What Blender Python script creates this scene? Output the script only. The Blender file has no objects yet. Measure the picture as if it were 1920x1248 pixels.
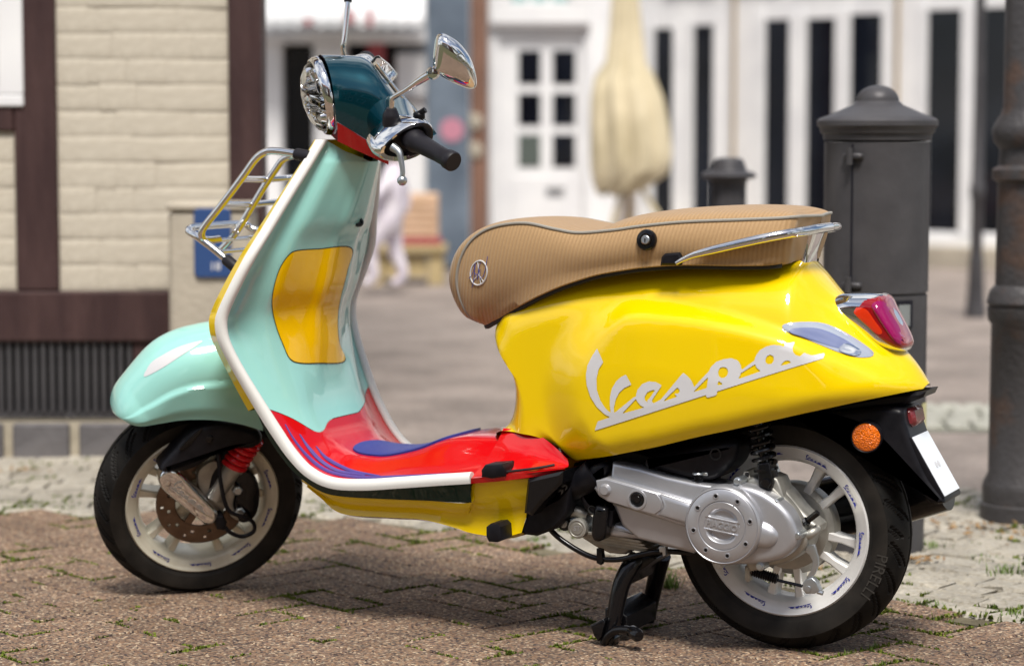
import bpy, bmesh, math, random
import numpy as np
from mathutils import Vector, Matrix
from mathutils.bvhtree import BVHTree

random.seed(7); rng = np.random.RandomState(7)
scene = bpy.context.scene
col = scene.collection
PI = math.pi

# ------------------------------------------------------------------ camera, sky, sun, exposure
cam_data = bpy.data.cameras.new('camera'); cam = bpy.data.objects.new('camera', cam_data); col.objects.link(cam)
scene.camera = cam
CAM_YAW = 0.42185; CAM_PITCH = 0.08462
cam.location = (1.4118, -4.4821, 1.0097)
cam.rotation_euler = (PI/2 - CAM_PITCH, 0, CAM_YAW)
cam_data.lens = 85.0; cam_data.sensor_width = 36.0; cam_data.clip_end = 600; cam_data.clip_start = 0.1
cam_data.dof.use_dof = True; cam_data.dof.focus_distance = 4.72; cam_data.dof.aperture_fstop = 2.5

world = bpy.data.worlds.new('World'); scene.world = world; world.use_nodes = True
SUN_EL = math.radians(60); SUN_AZ = math.radians(150)       # direction the light comes from, from +y clockwise
wn = world.node_tree; wn.nodes.clear()
def wnode(t): return wn.nodes.new(t)
wo = wnode('ShaderNodeOutputWorld'); bg = wnode('ShaderNodeBackground'); sky = wnode('ShaderNodeTexSky')
sky.sky_type = 'NISHITA'; sky.sun_disc = False; sky.sun_elevation = SUN_EL; sky.sun_rotation = SUN_AZ
sky.air_density = 1.0; sky.dust_density = 1.5
tc = wnode('ShaderNodeTexCoord'); mp = wnode('ShaderNodeMapping'); mp.inputs['Scale'].default_value = (1, 1, 2.2)
nz = wnode('ShaderNodeTexNoise'); nz.inputs['Scale'].default_value = 2.1; nz.inputs['Detail'].default_value = 7; nz.inputs['Roughness'].default_value = .55
cr = wnode('ShaderNodeValToRGB'); cr.color_ramp.elements[0].position = .44; cr.color_ramp.elements[1].position = .60
mx = wnode('ShaderNodeMix'); mx.data_type = 'RGBA'; mx.inputs['B'].default_value = (9.5, 9.6, 9.8, 1)
wn.links.new(tc.outputs['Generated'], mp.inputs['Vector']); wn.links.new(mp.outputs['Vector'], nz.inputs['Vector'])
wn.links.new(nz.outputs['Fac'], cr.inputs['Fac']); wn.links.new(cr.outputs['Color'], mx.inputs['Factor'])
wn.links.new(sky.outputs['Color'], mx.inputs['A']); wn.links.new(mx.outputs['Result'], bg.inputs['Color'])
bg.inputs['Strength'].default_value = 0.066; wn.links.new(bg.outputs['Background'], wo.inputs['Surface'])

sun_data = bpy.data.lights.new('sun', 'SUN'); sun = bpy.data.objects.new('sun', sun_data); col.objects.link(sun)
sun_data.energy = 2.7; sun_data.angle = math.radians(16); sun_data.color = (1, .95, .88)
sun_dir = Vector((math.sin(SUN_AZ)*math.cos(SUN_EL), math.cos(SUN_AZ)*math.cos(SUN_EL), math.sin(SUN_EL)))
sun.rotation_euler = sun_dir.to_track_quat('Z', 'Y').to_euler()
scene.view_settings.view_transform = 'Standard'; scene.view_settings.look = 'None'
scene.view_settings.exposure = 0.84; scene.view_settings.gamma = 1; scene.view_settings.use_curve_mapping = False

# ------------------------------------------------------------------ materials
def material(name, color=(.5, .5, .5), rough=.5, metal=0., coat=0., spec=.3, coat_rough=.03, trans=0., ior=1.45, emit=None):
    m = bpy.data.materials.new(name); m.use_nodes = True
    b = m.node_tree.nodes['Principled BSDF']
    b.inputs['Base Color'].default_value = (*color, 1); b.inputs['Roughness'].default_value = rough
    b.inputs['Metallic'].default_value = metal; b.inputs['Coat Weight'].default_value = coat
    b.inputs['Coat Roughness'].default_value = coat_rough; b.inputs['Specular IOR Level'].default_value = spec
    b.inputs['Transmission Weight'].default_value = trans; b.inputs['IOR'].default_value = ior
    return m
def nodes(m): return m.node_tree.nodes, m.node_tree.links, m.node_tree.nodes['Principled BSDF']
def noisy(m, c1, c2, scale=8., detail=6., bump=0., bscale=None, lo=.35, hi=.65, coord='Object', stretch=(1, 1, 1), rough=None, bdist=.02):
    n, l, b = nodes(m)
    t = n.new('ShaderNodeTexCoord'); mpp = n.new('ShaderNodeMapping'); mpp.inputs['Scale'].default_value = stretch
    l.new(t.outputs[coord], mpp.inputs['Vector'])
    x = n.new('ShaderNodeTexNoise'); x.inputs['Scale'].default_value = scale; x.inputs['Detail'].default_value = detail
    l.new(mpp.outputs['Vector'], x.inputs['Vector'])
    r = n.new('ShaderNodeValToRGB'); r.color_ramp.elements[0].position = lo; r.color_ramp.elements[1].position = hi
    r.color_ramp.elements[0].color = (*c1, 1); r.color_ramp.elements[1].color = (*c2, 1)
    l.new(x.outputs['Fac'], r.inputs['Fac']); l.new(r.outputs['Color'], b.inputs['Base Color'])
    if rough:
        rr = n.new('ShaderNodeMapRange'); rr.inputs['To Min'].default_value = rough[0]; rr.inputs['To Max'].default_value = rough[1]
        l.new(x.outputs['Fac'], rr.inputs['Value']); l.new(rr.outputs['Result'], b.inputs['Roughness'])
    if bump:
        y = n.new('ShaderNodeTexNoise'); y.inputs['Scale'].default_value = bscale or scale*3; y.inputs['Detail'].default_value = 5
        l.new(mpp.outputs['Vector'], y.inputs['Vector'])
        bp = n.new('ShaderNodeBump'); bp.inputs['Strength'].default_value = bump; bp.inputs['Distance'].default_value = bdist
        l.new(y.outputs['Fac'], bp.inputs['Height']); l.new(bp.outputs['Normal'], b.inputs['Normal'])
    return m
def paint(name, c, rough=.28, coat=1., metal=0.):
    m = material(name, c, rough, metal, coat, .12, .02); n, l, b = nodes(m)
    t = n.new('ShaderNodeTexCoord'); x = n.new('ShaderNodeTexNoise'); x.inputs['Scale'].default_value = 11; x.inputs['Detail'].default_value = 2
    l.new(t.outputs['Object'], x.inputs['Vector']); bp = n.new('ShaderNodeBump'); bp.inputs['Strength'].default_value = .10; bp.inputs['Distance'].default_value = .008
    l.new(x.outputs['Fac'], bp.inputs['Height']); l.new(bp.outputs['Normal'], b.inputs['Coat Normal'])
    return m
M = {}
M['yellow'] = paint('yellow_paint', (.78, .545, .0))
M['yellow2'] = paint('yellow_door_paint', (.80, .48, .0))
M['mint'] = paint('mint_paint', (.29, .60, .545))
M['red'] = paint('red_paint', (.52, .002, .004))
M['darkred'] = paint('dark_red_paint', (.46, .004, .006))
M['teal'] = paint('teal_metallic_paint', (.0, .050, .072), .2, 1., .7)
M['green'] = paint('dark_green_paint', (.003, .022, .015), .3, .5)
M['white'] = material('white_rubber_trim', (.70, .70, .67), .38)
M['decal'] = material('white_decal', (.56, .56, .575), .4)
M['blueink'] = material('blue_print', (.03, .04, .30), .5)
M['mat'] = material('blue_rubber', (.026, .038, .22), .45)
M['purple'] = material('violet_rubber', (.09, .06, .26), .4)
M['chrome'] = material('chrome', (.74, .74, .745), .05, 1.)
M['silver'] = noisy(material('silver_engine_paint', (.5, .5, .52), .36, .7), (.43, .435, .46), (.45, .455, .48), 40, 3, .03, 500, rough=(.36, .40), bdist=.001)
M['alu'] = noisy(material('cast_aluminium', (.4, .38, .35), .5, .8), (.33, .32, .29), (.45, .44, .40), 30, 5, .1, 200, rough=(.4, .6), bdist=.002)
M['steel'] = material('zinc_steel', (.45, .48, .50), .35, .9)
M['rimw'] = noisy(material('white_rim_paint', (.72, .72, .66), .35, .25, .3), (.73, .735, .72), (.80, .80, .79), 25, 4, .03, 200, bdist=.001)
M['rimc'] = noisy(material('cream_rim_paint', (.66, .63, .50), .35, .1, .4), (.60, .57, .45), (.70, .67, .55), 20, 4)
M['tyre'] = noisy(material('tyre_rubber', (.006, .006, .006), .6, spec=.16), (.005, .005, .005), (.012, .011, .010), 25, 5, .15, 260, rough=(.5, .7), bdist=.002)
M['black'] = noisy(material('black_plastic', (.006, .006, .008), .40, spec=.22), (.005, .005, .007), (.010, .0095, .012), 40, 4, .05, 400, bdist=.001)
M['gloss'] = material('black_gloss_paint', (.004, .004, .005), .2, 0, .2, .3)
M['grip'] = material('grip_rubber', (.012, .011, .015), .5, spec=.3)
M['disc'] = noisy(material('brake_disc_steel', (.16, .11, .08), .4, .8), (.13, .09, .065), (.2, .14, .10), 30, 4, stretch=(1, 1, 1))
M['spring'] = paint('red_spring_paint', (.70, .012, .02), .25, .6)
M['lens'] = material('clear_lens', (.93, .94, .95), .01, 0, 0, .5, .03, 1., 1.18)
M['reflector'] = material('headlight_reflector', (.90, .90, .90), .08, 1.)
M['taillens'] = material('red_lens', (.26, .001, .004), .06, 0, .7, .5)
M['magenta'] = material('magenta_lens', (.26, .002, .08), .06, 0, .4, .4)
M['orangelens'] = material('orange_red_lens', (.62, .03, .004), .08, 0, .5, .5)
M['rearblue'] = material('smoked_blue_lens', (.16, .19, .34), .1, 0, 1, .6)
M['indic'] = material('indicator_lens', (.36, .40, .48), .08, .1, 1, .6)
M['amber'] = material('amber_reflector', (.80, .16, .004), .18, 0, .8)
def waffle(m, sc, st, dist):
    n, l, b = nodes(m); t = n.new('ShaderNodeTexCoord'); v = n.new('ShaderNodeTexVoronoi'); v.inputs['Scale'].default_value = sc
    l.new(t.outputs['Object'], v.inputs['Vector']); bp = n.new('ShaderNodeBump'); bp.inputs['Strength'].default_value = st; bp.inputs['Distance'].default_value = dist
    l.new(v.outputs['Distance'], bp.inputs['Height']); l.new(bp.outputs['Normal'], b.inputs['Normal'])
waffle(M['amber'], 330, .8, .004)
M['redref'] = material('red_reflector', (.20, .03, .035), .2, 0, .6)
M['plate'] = material('plate_white', (.72, .76, .80), .35)
M['plaster'] = material('fabric_piping', (.30, .285, .25), .5)
# ribbed seat cover: fine vertical ribs
m = material('tan_seat_cover', (.45, .28, .13), .62); n, l, b = nodes(m)
t = n.new('ShaderNodeTexCoord'); sx = n.new('ShaderNodeSeparateXYZ'); l.new(t.outputs['Object'], sx.inputs['Vector'])
ma = n.new('ShaderNodeMath'); ma.operation = 'MULTIPLY'; ma.inputs[1].default_value = 2*PI/.0082
zz = n.new('ShaderNodeMath'); zz.operation = 'MULTIPLY_ADD'; zz.inputs[1].default_value = -.18
l.new(sx.outputs['Z'], zz.inputs[0]); l.new(sx.outputs['X'], zz.inputs[2])
l.new(zz.outputs[0], ma.inputs[0]); sn = n.new('ShaderNodeMath'); sn.operation = 'SINE'; l.new(ma.outputs[0], sn.inputs[0])
bp = n.new('ShaderNodeBump'); bp.inputs['Strength'].default_value = .34; bp.inputs['Distance'].default_value = .0012
l.new(sn.outputs[0], bp.inputs['Height']); l.new(bp.outputs['Normal'], b.inputs['Normal'])
nn = n.new('ShaderNodeTexNoise'); nn.inputs['Scale'].default_value = 300; nn.inputs['Detail'].default_value = 3
mr = n.new('ShaderNodeMath'); mr.operation = 'MULTIPLY_ADD'; mr.inputs[1].default_value = .12; mr.inputs[2].default_value = .1
l.new(sn.outputs[0], mr.inputs[0]); ad = n.new('ShaderNodeMath'); ad.operation = 'ADD'; l.new(mr.outputs[0], ad.inputs[0]); l.new(nn.outputs['Fac'], ad.inputs[1])
rp = n.new('ShaderNodeValToRGB'); rp.color_ramp.elements[0].position = .25; rp.color_ramp.elements[1].position = .85
rp.color_ramp.elements[0].color = (.29, .172, .076, 1); rp.color_ramp.elements[1].color = (.41, .26, .125, 1)
l.new(ad.outputs[0], rp.inputs['Fac']); l.new(rp.outputs['Color'], b.inputs['Base Color'])
b.inputs['Sheen Weight'].default_value = .25
M['seat'] = m
M['seattop'] = noisy(material('tan_seat_top', (.5, .35, .2), .55), (.47, .32, .17), (.53, .37, .21), 40, 4, .1, 900, bdist=.001)
# setting
M['timber'] = noisy(material('brown_timber_paint', (.05, .03, .028), .6), (.042, .022, .022), (.066, .036, .034), 3, 6, .25, 20, stretch=(6, 6, 1))
M['cream'] = noisy(material('cream_brick_paint', (.6, .52, .38), .75), (.50, .45, .365), (.57, .52, .43), 5, 8, .3, 40, bdist=.008)
M['plinth'] = noisy(material('grey_plinth_stone', (.14, .13, .13), .8), (.10, .095, .10), (.16, .15, .15), 6, 7, .3, 30)
M['mortar'] = noisy(material('light_mortar', (.4, .36, .27), .85), (.34, .30, .23), (.45, .40, .31), 20, 4)
M['iron'] = noisy(material('dark_iron', (.045, .042, .045), .5, .2), (.058, .056, .060), (.078, .075, .079), 9, 6, .06, 60, rough=(.35, .6))
M['rusty'] = noisy(material('rusty_iron_paint', (.05, .045, .045), .5, .2), (.060, .057, .059), (.13, .065, .035), 7, 9, .2, 60, lo=.52, hi=.78, rough=(.35, .65))
M['gratedark'] = material('cellar_dark', (.008, .008, .014), .8)
M['wood_white'] = noisy(material('white_joinery_paint', (.8, .8, .8), .45), (.74, .74, .75), (.82, .82, .82), 3, 5)
M['glassdark'] = noisy(material('dark_window_glass', (.006, .008, .014), .06, 0, 0, .5), (.002, .0025, .005), (.009, .012, .02), 1.2, 3)
M['glassgreen'] = material('pale_window_glass', (.32, .46, .46), .1)
M['glassgrey'] = material('grey_window_glass', (.10, .12, .11), .1)
M['render'] = noisy(material('beige_render', (.42, .37, .29), .85), (.36, .32, .26), (.46, .41, .33), 4, 7, .2, 40)
M['sign'] = material('blue_enamel', (.035, .075, .20), .35)
M['brownpost'] = noisy(material('brown_post_paint', (.22, .12, .085), .7), (.18, .10, .07), (.25, .14, .10), 3, 5)
M['ochre'] = material('ochre_pipe', (.35, .24, .10), .6)
M['bluegrey'] = noisy(material('blue_grey_board', (.20, .25, .31), .6), (.08, .105, .14), (.16, .20, .25), 3, 6)
M['pink'] = material('pink_print', (.50, .22, .29), .6)
M['redcloth'] = material('red_cloth', (.35, .08, .09), .8)
M['parasol'] = noisy(material('beige_canvas', (.66, .57, .38), .85), (.50, .43, .28), (.72, .63, .44), 3, 6, .3, 14)
M['ochrewood'] = noisy(material('pale_bench_wood', (.42, .33, .17), .7), (.36, .28, .14), (.47, .37, .2), 4, 5)
M['crate'] = noisy(material('peach_wicker', (.62, .42, .28), .75), (.55, .37, .24), (.66, .46, .32), 12, 5)
M['lilac'] = noisy(material('lilac_cloth', (.76, .70, .78), .85), (.66, .60, .70), (.82, .78, .82), 14, 6, .3, 30)
M['skin'] = material('skin', (.55, .32, .24), .6)
M['hair'] = material('brown_hair', (.10, .06, .04), .7)
M['signboard'] = noisy(material('grey_white_awning', (.62, .63, .64), .7), (.50, .52, .53), (.70, .70, .71), 2, 5)

# ------------------------------------------------------------------ mesh helpers
def V(p): return np.array(p, float)
def spline(pts, n, closed=False):
    """Catmull-Rom through pts, n samples evenly by chord length."""
    P = np.array(pts, float); k = len(P)
    if closed: Q = np.vstack([P[-1], P, P[0], P[1]])
    else: Q = np.vstack([2*P[0]-P[1], P, 2*P[-1]-P[-2]])
    segs = k if closed else k-1
    fine = []
    for i in range(segs):
        p0, p1, p2, p3 = Q[i], Q[i+1], Q[i+2], Q[i+3]
        for t in np.linspace(0, 1, 12, endpoint=False):
            fine.append(.5*((2*p1)+(-p0+p2)*t+(2*p0-5*p1+4*p2-p3)*t*t+(-p0+3*p1-3*p2+p3)*t**3))
    fine.append(P[0] if closed else P[-1]); fine = np.array(fine)
    d = np.r_[0, np.cumsum(np.linalg.norm(np.diff(fine, axis=0), axis=1))]
    s = np.linspace(0, d[-1], n+1)[:-1] if closed else np.linspace(0, d[-1], n)
    return np.array([[np.interp(x, d, fine[:, c]) for c in range(P.shape[1])] for x in s])
def knots(pts, per):
    """Catmull-Rom with a fixed number of samples per span, so that several curves stay matched."""
    P = np.array(pts, float); Q = np.vstack([2*P[0]-P[1], P, 2*P[-1]-P[-2]]); out = []
    for i in range(len(P)-1):
        p0, p1, p2, p3 = Q[i], Q[i+1], Q[i+2], Q[i+3]
        for t in np.linspace(0, 1, per, endpoint=False):
            out.append(.5*((2*p1)+(-p0+p2)*t+(2*p0-5*p1+4*p2-p3)*t*t+(-p0+3*p1-3*p2+p3)*t**3))
    out.append(P[-1]); return np.array(out)
def smooth01(t): t = np.clip(t, 0, 1); return t*t*(3-2*t)

class MB:
    def __init__(s): s.v = []; s.f = []; s.mi = []
    def add(s, v, f, mi=0):
        o = len(s.v); s.v += [tuple(map(float, p)) for p in v]; s.f += [tuple(int(i)+o for i in q) for q in f]; s.mi += [mi]*len(f)
    def box(s, c, d, R=None, mi=0, ch=0.):
        c = V(c); h = V(d)/2
        if ch <= 0:
            v = [V((x, y, z))*h for x in (-1, 1) for y in (-1, 1) for z in (-1, 1)]
            f = [(0, 1, 3, 2), (4, 6, 7, 5), (0, 4, 5, 1), (2, 3, 7, 6), (0, 2, 6, 4), (1, 5, 7, 3)]
        else:
            v = []; idx = {}
            for x in (-1, 1):
                for y in (-1, 1):
                    for z in (-1, 1):
                        for ax in range(3):
                            q = V((x, y, z))*(h-ch); q[ax] = (x, y, z)[ax]*h[ax]; idx[(x, y, z, ax)] = len(v); v.append(q)
            f = []
            for ax in range(3):
                a, b_ = [i for i in range(3) if i != ax]
                for sg in (-1, 1):
                    loop = []
                    for (p, q) in ((-1, -1), (1, -1), (1, 1), (-1, 1)):
                        k = [0, 0, 0]; k[ax] = sg; k[a] = p; k[b_] = q; loop.append(idx[(*k, ax)])
                    f.append(tuple(loop))
            for ax in range(3):
                a, b_ = [i for i in range(3) if i != ax]
                for p in (-1, 1):
                    for q in (-1, 1):
                        k0 = [0, 0, 0]; k0[a] = p; k0[b_] = q; k1 = list(k0); k0[ax] = -1; k1[ax] = 1
                        f.append((idx[(*k0, a)], idx[(*k0, b_)], idx[(*k1, b_)], idx[(*k1, a)]))
            for x in (-1, 1):
                for y in (-1, 1):
                    for z in (-1, 1): f.append((idx[(x, y, z, 0)], idx[(x, y, z, 1)], idx[(x, y, z, 2)]))
        if R is not None: v = [np.array(R @ Vector(p)) for p in v]
        s.add([p+c for p in v], f, mi); return s
    def tube(s, path, r, n=12, cap=True, mi=0, res=0, flat=None, closed=False):
        P = np.array(path, float)
        if res: P = spline(P, res, closed)
        m_ = len(P); rr = np.full(m_, r, float) if np.isscalar(r) else np.interp(np.linspace(0, 1, m_), np.linspace(0, 1, len(r)), r)
        T = np.gradient(P, axis=0) if not closed else np.roll(P, -1, 0)-np.roll(P, 1, 0)
        T /= np.linalg.norm(T, axis=1)[:, None]+1e-12
        up = V((0, 0, 1)) if abs(T[0][2]) < .9 else V((0, 1, 0))
        N = np.cross(T[0], up); N /= np.linalg.norm(N); rows = []
        for i in range(m_):
            N = N-T[i]*(N@T[i]); N /= np.linalg.norm(N)+1e-12; Bn = np.cross(T[i], N)
            a = np.linspace(0, 2*PI, n, endpoint=False)
            rows.append([P[i]+rr[i]*(math.cos(t)*N+math.sin(t)*Bn) for t in a])
        s.loft(rows, True, closed, mi)
        if cap and not closed:
            o = len(s.v)-m_*n
            s.f.append(tuple(o+i for i in range(n))[::-1]); s.f.append(tuple(o+(m_-1)*n+i for i in range(n))); s.mi += [mi, mi]
        return s
    def loft(s, rows, cu=False, cv=False, mi=0):
        m_ = len(rows); n = len(rows[0]); o = len(s.v)
        for r in rows: s.v += [tuple(map(float, p)) for p in r]
        for i in range(m_ if cv else m_-1):
            for j in range(n if cu else n-1):
                a = o+i*n+j; b_ = o+i*n+(j+1) % n; i2 = (i+1) % m_
                s.f.append((a, b_, o+i2*n+(j+1) % n, o+i2*n+j)); s.mi.append(mi)
        return s
    def lathe(s, prof, c, axis=(0, 1, 0), n=48, closed=False, mi=0, cap=False):
        """prof = [(radius, height along axis)]"""
        ax = V(axis)/np.linalg.norm(axis); u = np.cross(ax, (0, 0, 1)) if abs(ax[2]) < .9 else np.cross(ax, (1, 0, 0)); u = u/np.linalg.norm(u); w = np.cross(ax, u); c = V(c)
        rows = [[c+ax*h+r*(math.cos(t)*u+math.sin(t)*w) for t in np.linspace(0, 2*PI, n, endpoint=False)] for r, h in prof]
        s.loft(rows, True, closed, mi)
        if cap:
            o = len(s.v)-len(prof)*n
            s.f.append(tuple(o+i for i in range(n))[::-1]); s.f.append(tuple(o+(len(prof)-1)*n+i for i in range(n))); s.mi += [mi, mi]
        return s
    def prism(s, poly, y0, y1, ch=0., mi=0, plane='xz', steps=1):
        """closed polygon [(a,b)] swept from y0 (back) to y1 (front, chamfered)"""
        P = np.array(poly, float); n = len(P)
        area = .5*np.sum(P[:, 0]*np.roll(P[:, 1], -1)-np.roll(P[:, 0], -1)*P[:, 1])
        if area < 0: P = P[::-1]
        def inset(d):
            e = np.roll(P, -1, 0)-P; e /= np.linalg.norm(e, axis=1)[:, None]+1e-12; nn_ = np.c_[-e[:, 1], e[:, 0]]
            k = nn_+np.roll(nn_, 1, 0); k /= np.maximum(np.sum(k*nn_, axis=1), .35)[:, None]; return P+k*d
        sg = 1 if y1 > y0 else -1; rows = [(P, y0)]
        if ch > 0:
            rows.append((P, y1-sg*ch))
            for k in range(1, steps+1):
                a = k/steps*PI/2; rows.append((inset(ch*(1-math.cos(a))), y1-sg*ch*(1-math.sin(a))))
        else: rows.append((P, y1))
        def to3(p, y):
            return (p[0], y, p[1]) if plane == 'xz' else ((y, p[0], p[1]) if plane == 'yz' else (p[0], p[1], y))
        R = [[to3(p, y) for p in Q] for Q, y in rows]
        s.loft(R, True, False, mi); o = len(s.v)-len(R)*n
        s.f.append(tuple(o+i for i in range(n))); s.f.append(tuple(o+(len(R)-1)*n+i for i in range(n))[::-1]); s.mi += [mi, mi]
        return s
    def mirror(s):
        v = list(s.v); f = list(s.f); mi = list(s.mi); o = len(v)
        s.v += [(x, -y, z) for x, y, z in v]; s.f += [tuple(i+o for i in q)[::-1] for q in f]; s.mi += mi; return s
    def xf(s, M4):
        s.v = [tuple(M4 @ Vector(p)) for p in s.v]; return s
    def build(s, name, mats, parent=None, smooth=40, weld=0., matrix=None, label=None, kind=None, bevel=0., solid=0., sub=0):
        me = bpy.data.meshes.new(name); me.from_pydata(s.v, [], s.f)
        if not isinstance(mats, (list, tuple)): mats = [mats]
        for k in mats: me.materials.append(M[k] if isinstance(k, str) else k)
        me.polygons.foreach_set('material_index', s.mi)
        bm = bmesh.new(); bm.from_mesh(me)
        bmesh.ops.remove_doubles(bm, verts=bm.verts, dist=max(weld, 1e-6))
        bmesh.ops.recalc_face_normals(bm, faces=bm.faces)
        bm.to_mesh(me); bm.free()
        if smooth:
            me.polygons.foreach_set('use_smooth', [True]*len(me.polygons)); me.set_sharp_from_angle(angle=math.radians(smooth))
        me.update()
        o = bpy.data.objects.new(name, me); col.objects.link(o)
        if parent is not None: o.parent = parent
        if matrix is not None: o.matrix_basis = matrix
        if label: o['label'] = label
        if kind: o['kind'] = kind
        if solid:
            sm = o.modifiers.new('thickness', 'SOLIDIFY'); sm.thickness = solid; sm.offset = -1
        if bevel:
            b_ = o.modifiers.new('bevel', 'BEVEL'); b_.width = bevel; b_.segments = 2; b_.limit_method = 'ANGLE'; b_.angle_limit = math.radians(35)
        if sub:
            b_ = o.modifiers.new('sub', 'SUBSURF'); b_.levels = sub; b_.render_levels = sub
        return o
    def bvh(s): return BVHTree.FromPolygons([Vector(p) for p in s.v], s.f)
def empty(name, loc=(0, 0, 0), rz=0, label=None, cat=None, group=None, parent=None):
    o = bpy.data.objects.new(name, None); col.objects.link(o); o.location = loc; o.rotation_euler = (0, 0, rz); o.empty_display_size = .1
    if label: o['label'] = label
    if cat: o['category'] = cat
    if group: o['group'] = group
    if parent: o.parent = parent
    return o
def tag(o, label=None, cat=None, group=None, kind=None):
    if label: o['label'] = label
    if cat: o['category'] = cat
    if group: o['group'] = group
    if kind: o['kind'] = kind
    return o
def copy_obj(src, parent=None, matrix=None):
    c = src.copy(); col.objects.link(c); c.parent = parent
    if matrix is not None: c.matrix_basis = matrix
    return c
def text_mesh(body, size, extrude=0., offset=0.):
    cu = bpy.data.curves.new('t', 'FONT'); cu.body = body; cu.size = size; cu.extrude = extrude; cu.align_x = 'CENTER'; cu.align_y = 'CENTER'; cu.resolution_u = 3; cu.offset = offset
    o = bpy.data.objects.new('t', cu); col.objects.link(o)
    dg = bpy.context.evaluated_depsgraph_get(); me = bpy.data.meshes.new_from_object(o.evaluated_get(dg))
    v = [tuple(p.co) for p in me.vertices]; f = [tuple(p.vertices) for p in me.polygons]
    bpy.data.objects.remove(o); bpy.data.curves.remove(cu); bpy.data.meshes.remove(me)
    return v, f
def inside(poly, X, Y):
    P = np.array(poly, float); r = np.zeros(X.shape, bool); j = len(P)-1
    for i in range(len(P)):
        a, b_ = P[i], P[j]
        c = ((a[1] > Y) != (b_[1] > Y))
        with np.errstate(divide='ignore', invalid='ignore'):
            r ^= c & (X < (b_[0]-a[0])*(Y-a[1])/(b_[1]-a[1]+1e-15)+a[0])
        j = i
    return r
def shape_mesh(polys, holes, step):
    """flat triangulation of a union of 2D polygons minus holes, as one clean outline (marching squares)"""
    A = np.vstack([np.array(p) for p in polys]); lo = A.min(0)-2*step; hi = A.max(0)+2*step; ss = 4
    nx = int((hi[0]-lo[0])/step)+1; ny = int((hi[1]-lo[1])/step)+1
    gx = lo[0]+(np.arange(nx*ss)+.5)*step/ss; gy = lo[1]+(np.arange(ny*ss)+.5)*step/ss; X, Y = np.meshgrid(gx, gy)
    msk = np.zeros(X.shape, bool)
    for p in polys: msk |= inside(p, X, Y)
    for p in holes: msk &= ~inside(p, X, Y)
    F = msk.reshape(ny, ss, nx, ss).mean((1, 3)); F = np.clip(F, .02, .98)
    v = []; f = []; cache = {}
    def vid(key, p):
        if key not in cache: cache[key] = len(v); v.append(p)
        return cache[key]
    cs = [(0, 0), (1, 0), (1, 1), (0, 1)]
    for j in range(ny-1):
        for i in range(nx-1):
            q = [F[j+b_, i+a] for a, b_ in cs]
            if max(q) < .5: continue
            loop = []
            for k in range(4):
                a, b_ = cs[k]; a2, b2 = cs[(k+1) % 4]; q0, q1 = q[k], q[(k+1) % 4]
                if q0 >= .5: loop.append(vid((i+a, j+b_), (lo[0]+(i+a+.5)*step, lo[1]+(j+b_+.5)*step)))
                if (q0 >= .5) != (q1 >= .5):
                    t_ = (.5-q0)/(q1-q0); A_ = (i+a, j+b_); B_ = (i+a2, j+b2)
                    loop.append(vid(('e', *min(A_, B_), *max(A_, B_)), (lo[0]+(i+a+(a2-a)*t_+.5)*step, lo[1]+(j+b_+(b2-b_)*t_+.5)*step)))
            if len(loop) > 2: f.append(tuple(loop))
    return v, f
# street frame: u to the right along the street, v across it; the scooter stands at an angle to it
STREET = Matrix.Translation((1.4118, -4.4821, 0)) @ Matrix.Rotation(CAM_YAW, 4, 'Z')
def street(u, v, z=0.): return tuple(STREET @ Vector((u, v, z)))

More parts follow.
